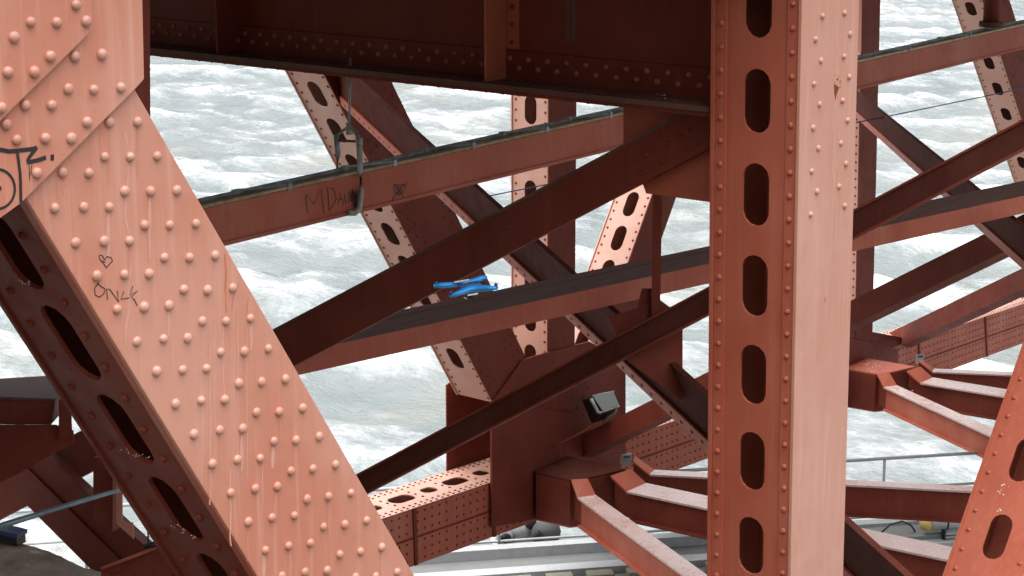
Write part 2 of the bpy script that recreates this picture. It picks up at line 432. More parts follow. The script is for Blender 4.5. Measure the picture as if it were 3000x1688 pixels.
# connection angle along the edge
mb = MB(); q = pA - nD * 0.0095 + WY * 0.024
mb.prism([q, q + nD * 0.008, q + nD * 0.008 + WY * 0.035, q + WY * 0.035], eD * Ld); mb.build('edge_angle', 'red', th)
dark_riv = crop([(160, 460), (310, 705), (455, 935), (600, 1170), (740, 1390), (75, 850), (215, 1080), (365, 1310)], 0, 500) + \
    crop([(505, 110), (885, 190), (1017, 408), (1155, 620), (1285, 830), (1410, 1030), (1535, 1235), (1665, 1430), (645, 315), (775, 530), (905, 740), (1040, 945), (1165, 1135), (1295, 1330)], 0, 1088)
for x, y in dark_riv: rivet(th, pp, DP(x, y), nD, 0.0165, 'dark')
rv = crop([(770, 865), (970, 862), (437, 1220), (625, 1225), (737, 1110), (918, 1110), (1110, 1105)], 0, 0)
rv += crop([(880, 145), (1062, 145), (1250, 140), (1020, 385), (1198, 385), (1383, 375), (1160, 615), (1337, 615), (1520, 600), (1297, 840), (1465, 845), (1645, 830),
            (1430, 1065), (1597, 1065), (1770, 1045), (1560, 1285), (1727, 1280), (1897, 1260), (383, 265), (590, 258), (770, 258), (533, 510), (735, 500), (913, 497),
            (683, 745), (877, 735), (1052, 730), (825, 980), (1017, 965), (1193, 955), (967, 1210), (1155, 1190), (1325, 1185), (1105, 1420), (1290, 1410), (1457, 1400)], 0, 500)
rv += crop([(1688, 85), (1850, 75), (2017, 55), (1812, 290), (1972, 285), (2140, 260), (1240, 230), (1420, 205), (1587, 200), (1370, 445), (1552, 415), (1715, 405),
            (1500, 655), (1678, 625), (1838, 615), (1630, 860), (1803, 830), (1960, 815), (1755, 1065), (1922, 1035), (2080, 1020), (1875, 1265), (2040, 1235), (1993, 1449)], 0, 1088)
rv += crop([(245, 495), (400, 487), (565, 462), (365, 705), (520, 690), (680, 660), (480, 905), (630, 885), (790, 860), (597, 1100), (745, 1083), (900, 1055),
            (710, 1295), (858, 1275), (1007, 1245), (965, 1449), (1117, 1420), (822, 1455), (503, 1215), (465, 1420), (620, 1410)], 700, 1088)
for x, y in rv: rivet(th, fp, Y0(x, y), NF, 0.0182, 'face')
# paint runs and rust on the face
def run(px, wpx, mat, name): ribbon(th, fp, name, px, Y0, wpx, mat, NF, 0.0006, True)
def wob(x, y0, y1, k=9, a=2.0):
    return [(x + random.uniform(-a, a) + (y - y0) * 0.0, y) for y in [y0 + (y1 - y0) * i / k for i in range(k + 1)]]
run(crop([(885, 930), (895, 985), (908, 1045), (890, 1095)], 0, 0), 7, 'run', 'paint_run')
run(crop([(908, 1170), (906, 1245)], 0, 0) + crop([(905, 60), (885, 290), (890, 350), (915, 450)], 0, 500), 6, 'run', 'paint_run')
run(crop([(905, 570), (925, 700), (905, 820), (915, 960), (890, 1120), (885, 1240)], 0, 500), 7, 'run', 'paint_run')
for x, y0, y1 in ((628, 770, 1370), (655, 860, 1180), (697, 890, 1330), (724, 960, 1400), (616, 1020, 1480), (590, 1180, 1420), (676, 1370, 1600), (505, 1000, 1090), (770, 1330, 1500)):
    run(wob(x, y0, y1), random.uniform(3.5, 6.0), 'run', 'paint_run')
run(crop([(1590, 590), (1600, 700), (1595, 850), (1600, 1000)], 0, 500), 8, 'rust', 'rust_stain')
run(crop([(1690, 800), (1650, 900), (1640, 980)], 0, 500), 3, 'rust', 'rust_stain')
run(crop([(1760, 890), (1750, 960), (1745, 1020)], 0, 500), 3, 'rust', 'rust_stain')
rs = random.Random(21)
for x, y in rs.sample(rv, 18):
    ln = rs.uniform(60, 190); dx = rs.uniform(-5, 5)
    ribbon(th, fp, 'rust_stain', [(x + dx + rs.uniform(-1.5, 1.5), y + 14 + ln * i / 5) for i in range(6)], Y0, rs.uniform(7, 16), rs.choice(['stain', 'chalk']), NF, 0.0004, True)
for i in range(9):
    tt = rs.uniform(0.08, 0.92); x, y = lerp(400, 70, tt), lerp(268, 590, tt); ln = rs.uniform(40, 110)
    ribbon(th, fp, 'rust_stain', [(x + rs.uniform(-1.5, 1.5), y + 6 + ln * k / 5) for k in range(6)], Y0, rs.uniform(8, 18), 'stain', NF, 0.0003, True)
# marker graffiti
def ink(px, wpx=4.2): ribbon(th, fp, 'marker_stroke', px, Y0, wpx, 'ink', NF, 0.0014)
ink(crop([(738, 632), (722, 600), (702, 598), (702, 622), (730, 655), (752, 688)], 0, 500), 2.9)
ink(crop([(738, 632), (755, 608), (785, 615), (795, 640), (770, 665), (752, 688)], 0, 500), 2.9)
ink(crop([(722, 640), (745, 648)], 0, 500), 2.5)
ink(crop([(690, 800), (668, 835), (672, 880), (705, 895), (735, 870), (740, 835), (715, 820), (690, 800)], 0, 500), 3.2)
ink(crop([(690, 800), (700, 790)], 0, 500), 3.2)
ink(crop([(760, 912), (752, 835), (775, 840), (840, 930), (828, 850)], 0, 500), 3.2)
ink(crop([(875, 855), (855, 910), (915, 900)], 0, 500), 3.2)
ink(crop([(940, 815), (915, 880), (978, 850), (925, 895), (948, 910), (970, 955)], 0, 500), 3.2)

# ---------------- gusset plates at the head of the diagonal
T1, T2 = 0.024, 0.046
def YG1(x, y): return PL(x, y, 1, -T1)
def YG2(x, y): return PL(x, y, 1, -T2)
th = Thing('gusset_plate', 'layered salmon gusset plates with large rivets and black graffiti at the head of the diagonal', 'gusset plate', YG1(200, 700))
mb = MB(); mb.prism([YG1(*p) for p in ((-500, -70), (416, -70), (418, 0), (423, 232), (397, 261), (62, 596), (-500, 1000))], WY * (T1 - 0.001))
g1 = mb.build('lower_plate', 'face', th, bevel=0.003)
mb = MB(); mb.prism([YG2(*p) for p in ((-500, -70), (270, -70), (271, 60), (262, 98), (0, 356), (-500, 850))], WY * (T2 - T1 - 0.001))
g2 = mb.build('upper_plate', 'face', th, bevel=0.003)
for x, y in crop([(535, 35), (213, 155), (398, 160), (607, 150), (97, 265), (353, 400), (52, 510), (240, 510), (5, 765)], 0, 0): rivet(th, g2, YG2(x, y), NF, 0.0188, 'face')
for x, y in crop([(525, 400), (717, 385), (480, 630), (660, 635), (853, 620), (175, 745), (362, 745), (40, 880), (613, 865), (115, 990), (318, 980), (503, 980), (258, 1225)], 0, 0):
    rivet(th, g1, YG1(x, y), NF, 0.0188, 'face')
xl, xr = Y0(-470, 600).x, Y0(-190, 600).x
mb = MB(); mb.prism([Vector((xl, 0.0, 16.9)), Vector((xr, 0.0, 16.9)), Vector((xr, 0.0, 23.72)), Vector((xl, 0.0, 23.72))], WY * 0.56); mb.build('support_post', 'face', th, bevel=0.004)
s6 = 6.038
def ink1(px, wpx): ribbon(th, g1, 'spray_stroke', px, YG1, wpx, 'ink', NF, 0.0014)
ink1(crop([(-120, 335), (60, 365), (150, 385), (300, 375), (450, 355), (560, 345), (650, 320)], 0, 380, s6), 13)
ink1(crop([(650, 310), (600, 380), (520, 480), (480, 560)], 0, 380, s6), 12)
ink1(crop([(470, 575), (560, 565), (700, 530), (810, 490)], 0, 380, s6), 13)
ink1(crop([(300, 380), (325, 560), (350, 760), (360, 950), (362, 1100), (365, 1240), (368, 1300)], 0, 380, s6), 10)
ink1(circle_px(-8, 554, 51, 58, -120, 130, 22), 8)
ink1(circle_px(-2, 552, 4, 5, -90, 90, 6), 5)
ink1(crop([(915, 440), (925, 490), (915, 545)], 0, 380, s6), 12)
ink1(crop([(510, 620), (518, 760), (520, 890)], 0, 380, s6), 2.5)
ink1(crop([(560, 620), (545, 720), (545, 800)], 0, 380, s6), 2.5)
# post behind the gusset
th = Thing('hanger_post', 'dark vertical steel post just behind the salmon gusset plate', 'steel post', PL(430, 900, 1, 1.2))
mb = MB(); mb.prism([PL(x, y, 1, 0.75) for x, y in ((330, -500), (437, -500), (443, 900), (336, 900))], WY * 0.3); mb.build('post_body', 'dark', th)

# ---------------- near column
kt, kb = Y0(2350, 0), Y0(2316, 1688)
eC = (kt - kb).normalized()
def colpt(z): return kb + eC * ((z - kb.z) / eC.z)
zt, zb = 23.72, 17.5
nL = (WY.cross(eC)).normalized()
if nL.x > 0: nL = -nL               # outward normal of the perforated face
eU = -nL
WU = (Y0(2494, 844) - colpt(Y0(2494, 844).z)).dot(eU)
th = Thing('riveted_column', 'tall riveted steel column with oval slots down one side and pink face', 'steel column', colpt(zb))
mb = MB(); a, b = colpt(zb), colpt(zt)
mb.prism([a, b, b + eU * WU, a + eU * WU], WY * 0.02)
cf = mb.build('face_plate', 'pinkface', th, bevel=0.003)
O = a + eU * 0.026 + WY * 0.0215
def CP(px, py): return PN(px, py, O, nL)
CD = (CP(2085, 844) - O).dot(WY) - 0.02
z1 = (CP(2222, 297) - O).dot(eC); z6 = (CP(2196, 1598) - O).dot(eC); pc = (z1 - z6) / 5
Lc = (b - a).dot(eC)
mb = MB(); perf_plate(mb, O, eC, WY, nL, Lc, CD, [z6 + pc * k for k in range(-3, 9) if 0.3 < z6 + pc * k < Lc - 0.3], 0.345, 0.165, 0.016)
cp = mb.build('perforated_plate', 'red', th)
mb = MB(); mb.prism([O + nL * 0.0005, O + nL * 0.0125, O + nL * 0.0125 + WY * 0.07, O + nL * 0.0005 + WY * 0.07], eC * Lc); mb.build('edge_angle', 'red', th, bevel=0.002)
mb = MB(); q = O + WY * (CD - 0.068); mb.prism([q + nL * 0.0005, q + nL * 0.0125, q + nL * 0.0125 + WY * 0.066, q + nL * 0.0005 + WY * 0.066], eC * Lc); mb.build('edge_angle', 'red', th, bevel=0.002)
mb = MB(); mb.prism([x + WY * (CD + 0.022) for x in (a, b, b + eU * (WU + 0.05), a + eU * (WU + 0.05))], WY * 0.02); mb.build('back_plate', 'red', th)
mb = MB(); q = a + eU * (WU - 0.045) + WY * 0.0215; mb.prism([q, q + eU * 0.016, q + eU * 0.016 + WY * CD, q + WY * CD], eC * Lc); mb.build('side_plate', 'red', th)
for k in range(-12, 40):
    s = z6 + pc * k / 4 + pc * 0.04
    if 0.1 < s < Lc - 0.1:
        rivet(th, cp, O + eC * s + WY * 0.037 + nL * 0.0125, nL, 0.0165, 'red'); rivet(th, cp, O + eC * s + WY * (CD - 0.036) + nL * 0.0125, nL, 0.0165, 'red')
fr = crop([(503, 115), (455, 280), (493, 430), (445, 595), (485, 740), (438, 905), (475, 1050), (428, 1213), (465, 1355), (660, 93), (700, 243), (655, 400), (692, 545), (645, 713), (682, 853), (635, 1015), (670, 1160), (622, 1320)], 2200, 0, 2.415)
fr += crop([(660, 250), (420, 310)], 2200, 500, 2.415)
for x, y in fr: rivet(th, cf, Y0(x, y), NF, 0.0175, 'face')
mb = MB(); mb.prism([Y0(*q_) + NF * 0.0012 for q_ in crop([(588, 596), (602, 604), (622, 618), (614, 642), (604, 672), (598, 706), (590, 660)], 2200, 0, 2.415)], -NF * 0.004); mb.build('rust_spot', 'dark', th, cf)
for i in range(14):
    x, y = 2200 + random.gauss(615, 16) / 2.415, random.gauss(560, 34) / 2.415; r_ = random.uniform(1.2, 4)
    mb = MB(); mb.prism([Y0(x + r_ * math.cos(k) * random.uniform(0.6, 1.3), y + r_ * math.sin(k) * random.uniform(0.6, 1.5)) + NF * 0.001 for k in (0, 1.05, 2.1, 3.14, 4.2, 5.2)], -NF * 0.004); mb.build('rust_spot', 'rust', th, cf)
ribbon(th, cf, 'rust_spot', crop([(522, 900), (527, 935)], 2200, 500, 2.415), Y0, 4, 'dark', NF, 0.0008, True)
for x, y0, y1 in ((2455, 200, 560), (2440, 300, 640), (2448, 560, 760), (2410, 760, 920), (2424, 1330, 1460)):
    ribbon(th, cf, 'paint_run', wob(x, y0, y1, 7, 1.5), Y0, 4, 'run', NF, 0.0006, True)
# splice plate at the back edge of the column
mb = MB(); mb.prism([PL(x, y, 1, CD + 0.06) for x, y in ((2400, -500), (2530, -500), (2523, 152), (2400, 152))], WY * 0.02); mb.build('splice_plate', 'face', th)

# ---------------- slotted diagonal at the right, far side of the column, same truss
th = Thing('slotted_diagonal', 'slanting slotted steel brace with flaking orange paint cutting off the frame corner', 'steel beam', Y0(2771, 1688))
LLn = ((2978, 1088), (2771, 1688))
qa, qb = Y0(xat(LLn, 150), 150), Y0(xat(LLn, 2000), 2000)
# the upper-left edge of the perforated cover plate lies half a metre behind the riveted face
eR = (qa - qb).normalized()
nR = eR.cross(WY).normalized()
if nR.x > 0: nR = -nR
back = 0.56
qb2 = PL(xat(LLn, 2000), 2000, 1, back); qa2 = PL(xat(LLn, 150), 150, 1, back)
eR = (qa2 - qb2).normalized(); nR = eR.cross(WY).normalized()
if nR.x > 0: nR = -nR
O = qb2 - WY * back
LR = (qa2 - qb2).dot(eR)
def RP(px, py): return PN(px, py, O, nR)
c1 = RP(2970, 1345); c2 = RP(2928, 1574)
s1, s2 = (RP(2979, 1343) - O).dot(eR), (RP(2928, 1574) - O).dot(eR)
uc = (RP(2928, 1574) - O).dot(WY)
prt = abs(s1 - s2)
mb = MB(); perf_plate(mb, O + WY * 0.02, eR, WY, nR, LR, back - 0.02, [s2 + prt * k for k in range(-2, 8) if 0.25 < s2 + prt * k < LR - 0.25], 0.345, 0.165, 0.016)
rp = mb.build('perforated_plate', 'red', th)
mb = MB(); mb.prism([O + nR * 0.012, O + nR * 0.012 - nR * 0.6, O - nR * 0.588 + eR * LR, O + nR * 0.012 + eR * LR], WY * 0.019); mb.build('face_plate', 'face', th, bevel=0.003)
mb = MB(); q = O + WY * back; mb.prism([q + nR * 0.014, q - nR * 0.6, q - nR * 0.6 + eR * LR, q + nR * 0.014 + eR * LR], WY * 0.02); mb.build('back_plate', 'red', th)
mb = MB(); q = O - nR * 0.57 + WY * 0.0195; mb.prism([q, q - nR * 0.016, q - nR * 0.016 + WY * (back - 0.02), q + WY * (back - 0.02)], eR * LR); mb.build('cover_plate', 'red', th)
for k in range(-20, 40):
    s = s2 + prt * k / 4
    if 0.1 < s < LR - 0.1:
        rivet(th, rp, O + eR * s + WY * 0.07, nR, 0.0165, 'red'); rivet(th, rp, O + eR * s + WY * (back - 0.05), nR, 0.0165, 'red')
# white droppings
def spatter(th, parent, px_list, proj, n, r=(2, 5), k=6):
    mb = MB()
    for (x, y) in px_list:
        for i in range(k):
            p = proj(x + random.gauss(0, 7), y + random.gauss(0, 4)) + n * 0.002
            rr = random.uniform(*r) * depth(p) / FPX / 2
            a = n.cross(ZZ if abs(n.z) < 0.9 else UX).normalized(); b = n.cross(a)
            m = 6; ph = random.random() * 6
            vs = [p + (a * math.cos(ph + 2 * math.pi * j / m) + b * math.sin(ph + 2 * math.pi * j / m)) * rr * random.uniform(0.5, 1.3) for j in range(m)]
            mb.prism(vs, -n * 0.004)
    o = mb.build('droppings', 'white', th, parent); o['kind'] = 'stuff'; return o
spatter(th, rp, crop([(1795, 805), (1770, 850), (1765, 985)], 2200, 1088, 2.415), RP, nR, (2, 5), 5)

spatter(thD, pp, crop([(160, 790), (200, 800)], 0, 500) + crop([(880, 555), (930, 575), (985, 598), (1030, 603), (1250, 1110), (1280, 1135), (1370, 1165)], 0, 1088), DP, nD, (1.5, 4.5), 4)

# ================================================================== FLOOR BEAM FRAME (transverse, plane x = const)
XG = 0.25
def XP(x, y, v=XG): return PL(x, y, 0, v)
ZF = 22.515
NU = Vector((-1, 0, 0))
th = Thing('floor_girder', 'deep dark riveted floor girder spanning overhead with flanged lower edge', 'steel girder', (XG, 0.62, ZF))
def G(y, z, x=XG): return Vector((x, y, z))
mb = MB(); mb.prism([G(0.58, ZF + 0.03), G(10.2, ZF + 0.03), G(10.2, 23.72), G(0.58, 23.72)], UX * 0.02); web = mb.build('web', 'dark', th)
mb = MB(); mb.prism([G(0.58, ZF + 0.0, XG - 0.26), G(10.2, ZF, XG - 0.26), G(10.2, ZF, XG + 0.26), G(0.58, ZF, XG + 0.26)], ZZ * 0.03); fl = mb.build('bottom_flange', 'grime', th)
mb = MB(); mb.prism([G(0.58, ZF - 0.026, XG - 0.245), G(10.2, ZF - 0.026, XG - 0.245), G(10.2, ZF - 0.026, XG + 0.245), G(0.58, ZF - 0.026, XG + 0.245)], ZZ * 0.025); mb.build('flange_cover', 'dark', th)
mb = MB(); mb.prism([G(0.58, ZF + 0.03, XG - 0.014), G(10.2, ZF + 0.03, XG - 0.014), G(10.2, ZF + 0.20, XG - 0.014), G(0.58, ZF + 0.20, XG - 0.014)], UX * 0.0135); ang = mb.build('flange_angle', 'dark', th)
k = 0; y = 0.66
while y < 6.0:
    rivet(th, ang, G(y, ZF + (0.155 if k % 2 else 0.10), XG - 0.014), NU, 0.018, 'red')
    k += 1; y += 0.071
mb = MB(); y = 0.68
while y < 10.0:
    mb.dome(G(y, ZF - 0.026, XG - 0.20), -ZZ, 0.018); mb.dome(G(y + 0.03, ZF + 0.03, XG - 0.19), ZZ, 0.017); y += 0.125
o = mb.build('flange_rivets', 'dark', th, fl); o['kind'] = 'stuff'
for (pxl, pxr, m_) in ((1437, 1483, 'red'), (655, 700, 'dark')):
    y0 = XP(pxr, 190, XG - 0.014).y; 
    mb = MB(); mb.prism([G(y0, ZF + 0.031, XG - 0.015), G(y0, ZF + 0.031, XG - 0.20), G(y0, 23.70, XG - 0.20), G(y0, 23.70, XG - 0.015)], WY * 0.018)
    mb.prism([G(y0 - 0.09, ZF + 0.21, XG - 0.012), G(y0 - 0.001, ZF + 0.21, XG - 0.012), G(y0 - 0.001, 23.70, XG - 0.012), G(y0 - 0.09, 23.70, XG - 0.012)], UX * 0.0115)
    st = mb.build('stiffener', m_, th)
    for z in np.arange(ZF + 0.25, 24.0, 0.105): rivet(th, st, G(y0 - 0.045, z, XG - 0.012), NU, 0.015, 'dark')
for xx in (1680, 1663):
    ribbon(th, web, 'pale_stain', [(xx, 0), (xx + 3, 60), (xx - 2, 125)], lambda x, y: XP(x, y), 16, 'grime', NU, 0.0012)
spatter(th, fl, [(1860, 247), (1890, 250), (1910, 258), (1930, 270), (1950, 280)], lambda x, y: PL(x, y, 2, ZF + 0.031), ZZ, (3, 9), 5)

# gusset below the girder
th = Thing('sway_gusset', 'dark red gusset plate hanging below the floor girder beside the column', 'gusset plate', XP(2000, 590))
mb = MB(); mb.prism([XP(*p) for p in ((1826, 262), (1826, 420), (1885, 545), (1893, 567), (2150, 602), (2150, 300))], UX * 0.02)
sg = mb.build('plate', 'red', th)
mb = MB(); mb.prism([XP(*p, XG - 0.01) for p in ((2081, 300), (2081, 616), (2092, 617), (2092, 300))], UX * 0.009); mb.build('end_angle', 'red', th)

# generic sloped member: front face from photo edges, real thickness
def strut(name, label, cat, e0, e1, thick, mat, lip=0.0, lipmat=None, group=None, run_on=0.0, part='web'):
    """e = (top3d, bottom3d) at each end; extruded away from the viewer"""
    t0, b0 = e0; t1, b1 = e1
    ax = ((t1 + b1) - (t0 + b0)).normalized()
    t1, b1 = t1 + ax * run_on, b1 + ax * run_on
    nrm = ax.cross((t0 - b0).normalized()).normalized()
    if nrm.dot((t0 - C0)) < 0: nrm = -nrm
    th = Thing(name, label, cat, min((b0, b1), key=lambda p: p.z), group)
    upv = (t0 - b0).normalized()
    if lip <= 0:
        mb = MB(); mb.hexa([t0, b0, b1, t1], [p + nrm * thick for p in (t0, b0, b1, t1)]); ob = mb.build(part, mat, th)
    else:
        f = 0.02
        mb = MB(); s = nrm * lip; mb.hexa([t0 + s - upv * f, b0 + s + upv * f, b1 + s + upv * f, t1 + s - upv * f], [p + nrm * (lip + 0.015) for p in (t0 - upv * f, b0 + upv * f, b1 + upv * f, t1 - upv * f)]); ob = mb.build(part, mat, th)
        for q0, q1, d in ((t0, t1, -1), (b0, b1, 1)):
            mb = MB(); k = upv * (d * f * 0.96)
            mb.hexa([q0, q1, q1 + k, q0 + k], [p + nrm * thick for p in (q0, q1, q1 + k, q0 + k)]); mb.build('flange', lipmat or mat, th)
    return th, ob, nrm

def pxstrut(name, label, cat, top, bot, x0, d0, x1, d1, thick, mat, **kw):
    e0 = (P(x0, yat(top, x0), d0), P(x0, yat(bot, x0), d0)); e1 = (P(x1, yat(top, x1), d1), P(x1, yat(bot, x1), d1))
    return strut(name, label, cat, e0, e1, thick, mat, **kw)

# sway brace A, in the transverse frame of the column
XA = 0.17
topA, botA = ((803, 963), (1835, 418)), ((870, 1067), (2087, 430))
e0 = (XP(2086, yat(topA, 2086), XA), XP(2086, yat(botA, 2086), XA)); e1 = (XP(-40, yat(topA, -40), XA), XP(-40, yat(botA, -40), XA))
th, obA, nA = strut('sway_brace', 'dark maroon sway brace slanting down from the column head behind the blue drone', 'steel beam', e0, e1, 0.05, 'dark')
axA = (e1[0] - e0[0]).normalized(); upA = (e0[0] - e0[1]).normalized()
for off in (0.0,):
    mb = MB(); mb.hexa([e0[0] - nA * 0.004, e1[0] - nA * 0.004, e1[0] - nA * 0.004 - upA * 0.02, e0[0] - nA * 0.004 - upA * 0.02], [e0[0] - nA * 0.0005, e1[0] - nA * 0.0005, e1[0] - nA * 0.0005 - upA * 0.02, e0[0] - nA * 0.0005 - upA * 0.02]); mb.build('edge_strip', 'grime', th)
for x, y in crop([(1370, 685), (1680, 630), (1910, 395), (1140, 910), (845, 955), (630, 1180), (350, 1215)], 700, 500) + crop([(1155, 1225), (1240, 1180), (1315, 1140), (1392, 1100), (1470, 1055), (1540, 1018), (1345, 1015), (1425, 965), (1495, 925), (1262, 1055), (1190, 1095), (1120, 1135)], 1400, 0):
    rivet(th, obA, XP(x, y, XA), NU, 0.015, 'dark')
spatter(th, obA, [(1850, 413), (1900, 388), (1960, 358)], lambda x, y: XP(x, y, XA + 0.02), Vector((-0.5, 0, 0.866)), (3, 8), 5)

# ================================================================== LONG MEMBERS BEHIND THE COLUMN
def lin(k, h0, x0, h1, x1): return lambda x: k / (h0 + (h1 - h0) * (x - x0) / (x1 - x0))
# lower brace B
topB, botB = ((1049, 1386), (3000, 344)), ((1072, 1449), (3000, 443))
dB = lin(1269, 84, 1081, 95, 3000)
th, obB, nB = pxstrut('lower_brace', 'long dark brown brace running from the slotted chord up behind the column', 'steel beam', topB, botB, 560, dB(560), 3120, dB(3120), 0.07, 'shade_brown', lip=0.025, lipmat='dark', run_on=5.0)
for x, y in crop([(1375, 560), (1050, 750)], 700, 1088): 
    pass
# gusset on brace B and the post that stands on it
dpo = dB(1950)
th = Thing('hanger_angle', 'slim vertical steel hanger standing in front of the planked beam near the column', 'steel post', P(1920, 970, dpo + 0.2))
mb = MB(); mb.hexa([P(1913, 560, dpo + 0.15), P(1940, 560, dpo + 0.15), P(1934, 930, dpo + 0.15), P(1908, 930, dpo + 0.15)], [P(1913, 560, dpo + 0.3), P(1940, 560, dpo + 0.3), P(1934, 930, dpo + 0.3), P(1908, 930, dpo + 0.3)]); mb.build('hanger_leg', 'dark', th)
mb = MB(); mb.hexa([P(1880, 845, dpo + 0.22), P(1911, 845, dpo + 0.22), P(1911, 930, dpo + 0.22), P(1860, 930, dpo + 0.22)], [P(1880, 845, dpo + 0.235), P(1911, 845, dpo + 0.235), P(1911, 930, dpo + 0.235), P(1860, 930, dpo + 0.235)]); mb.build('clip_plate', 'dark', th)
th = Thing('brace_gusset', 'dark vertical gusset plate under the crossing of two braces left of the column', 'gusset plate', P(1900, 1170, dpo + 0.4))
mb = MB(); q = [P(x, y, dpo + 0.2) for x, y in ((1780, 930), (1935, 880), (1990, 920), (2000, 960), (2000, 1175), (1840, 1060))]; mb.prism(q, FW * 0.03); mb.build('plate', 'dark', th)

# crossing brace E (top left to bottom right), face leaned downward to shade it
lowE, topE = ((866, 178), (2079, 1320)), ((1147, 327), (2079, 1170))
dE = lin(2160, 105, 1147, 171, 2471)
eE = [(P(x, yat(topE, x), dE(x) - 0.34), P(x, yat(lowE, x), dE(x) + 0.10)) for x in (780, 2760)]
th, obE, nE = strut('cross_brace', 'long dark brace crossing down from the girder to pass behind the column', 'steel beam', eE[0], eE[1], 0.05, 'shade_brown')
# lighter lower flange strip
mb = MB(); fs = []
for x in (780, 2760):
    yl = yat(lowE, x); yt = yat(topE, x); d = dE(x)
    fs.append([P(x, yl, d + 0.10), P(x, yl + (yt - yl) * 0.20, d + 0.012)])
k = -nE * 0.012
mb.hexa([fs[0][0] - nE * 0.02, fs[0][1] - nE * 0.02, fs[1][1] - nE * 0.02, fs[1][0] - nE * 0.02], [fs[0][0] - nE * 0.001, fs[0][1] - nE * 0.001, fs[1][1] - nE * 0.001, fs[1][0] - nE * 0.001])
est = mb.build('flange_strip', 'red', th)
mb = MB()
for i in range(90):
    t = i / 89; p = lerp((fs[0][0] + fs[0][1]) / 2, (fs[1][0] + fs[1][1]) / 2, t) - nE * 0.02; mb.dome(p, -nE, 0.02)
o = mb.build('strip_rivets', 'dark', th, est); o['kind'] = 'stuff'

# second crossing brace, next panel, leaned into shade the same way
lowE2, topE2 = ((2515, 348), (2997, 783)), ((2515, 275), (2997, 668))
dE2 = lin(2160, 74, 2515, 118, 2997)
eE = [(P(x, yat(topE2, x), dE2(x) - 0.30), P(x, yat(lowE2, x), dE2(x) + 0.10)) for x in (2330, 3120)]
th, ob_, n_ = strut('cross_brace', 'dark brace crossing down behind the rising braces right of the column', 'steel beam', eE[0], eE[1], 0.05, 'shade_brown', run_on=4.0)
mb = MB(); fs = []
for x in (2330, 3120):
    yl = yat(lowE2, x); yt = yat(topE2, x); d = dE2(x); fs.append([P(x, yl, d + 0.10), P(x, yl + (yt - yl) * 0.22, d + 0.012)])
mb.hexa([fs[0][0] - n_ * 0.02, fs[0][1] - n_ * 0.02, fs[1][1] - n_ * 0.02, fs[1][0] - n_ * 0.02], [fs[0][0] - n_ * 0.001, fs[0][1] - n_ * 0.001, fs[1][1] - n_ * 0.001, fs[1][0] - n_ * 0.001]); mb.build('flange_strip', 'red', th)

# lateral C / right band 2
topC, botC = ((1648, 1303), (3000, 628)), ((1818, 1283), (3000, 708))
dC = lin(1650, 64, 1913, 80, 2940)
pxstrut('lateral_brace', 'dark lateral brace rising from the floodlight bracket to behind the column', 'steel beam', topC, botC, 1545, dC(1545), 3100, dC(3100), 0.25, 'dark', run_on=5.0)
topR, botR = ((2548, 1003), (3000, 786)), ((2606, 1030), (3000, 844))
dR = lin(1650, 51, 2771, 58, 3000)
pxstrut('lateral_brace', 'dark lateral brace ending on the round plate of the node right of the column', 'steel beam', topR, botR, 2575, dR(2575), 3150, dR(3150), 0.25, 'dark', run_on=6.0)

# ---------------- beam 1: strut with cable tray
d1 = lambda x: 1.0 / (1 / 11.0 + (1 / 19.4 - 1 / 11.0) * (x - 700) / 2300.0)
t1, b1 = ((700, 589), (2530, 176)), ((700, 711), (2530, 266))
e0 = (P(380, yat(t1, 380), d1(380)), P(380, yat(b1, 380), d1(380))); e1 = (P(3150, 40, d1(3150)), P(3150, 108, d1(3150)))
e1 = (P(3150, yat(((2530, 176), (3000, 75)), 3150), d1(3150)), P(3150, yat(((2530, 266), (3000, 145)), 3150), d1(3150)))
_a = ((e1[0] + e1[1]) - (e0[0] + e0[1])).normalized() * 7.0; e1 = (e1[0] + _a, e1[1] + _a)
th1, ob1, n1 = strut('walkway_strut', 'orange strut carrying a cable tray and marker graffiti below the floor girder', 'steel beam', e0, e1, 0.22, 'red')
def B1(x, y, off=0.0): return PN(x, y, e0[0] - n1 * off, n1)
ax1 = (e1[0] - e0[0]).normalized(); up1 = (e0[0] - e0[1]).normalized()
# lower lip
mb = MB(); mb.hexa([e0[1] - n1 * 0.012, e1[1] - n1 * 0.012, e1[1] - n1 * 0.012 + up1 * 0.022, e0[1] - n1 * 0.012 + up1 * 0.022], [p - n1 * 0.001 for p in (e0[1], e1[1], e1[1] + up1 * 0.022, e0[1] + up1 * 0.022)]); mb.build('lower_lip', 'red', th1)
def inkb(px, w=3.0): ribbon(th1, ob1, 'marker_stroke', px, lambda x, y: B1(x, y), w, 'ink', -n1, 0.002)
zc = 4.675
for s in ([(480, 1290), (470, 1180)],): pass
c6 = lambda pts: crop(pts, 700, 500)
inkb(c6([(485, 300), (470, 180), (480, 175), (525, 240), (580, 135), (600, 300)])); inkb(c6([(640, 290), (625, 120), (670, 130), (690, 200), (645, 275)]))
inkb(c6([(700, 240), (715, 150), (740, 245)])); inkb(c6([(705, 205), (730, 200)])); inkb(c6([(745, 160), (755, 230), (775, 225), (775, 150)])); inkb(c6([(790, 220), (785, 150)]))
for k in range(5): inkb(c6([(800 + k * 6, 130 + k * 8), (790 + k * 9, 200), (815 + k * 4, 260), (830, 180 - k * 10)]), 3.4)
inkb(c6([(1095, 95), (1100, 150), (1130, 175), (1160, 150), (1185, 78)])); inkb(c6([(1075, 225), (1110, 170), (1170, 95)])); inkb(c6([(1100, 100), (1130, 140), (1165, 190)])); inkb(c6([(1100, 100), (1140, 105), (1175, 95)]))
for k in range(4): inkb(c6([(1112 + k * 10, 110), (1125 + k * 9, 165)]), 2.6)
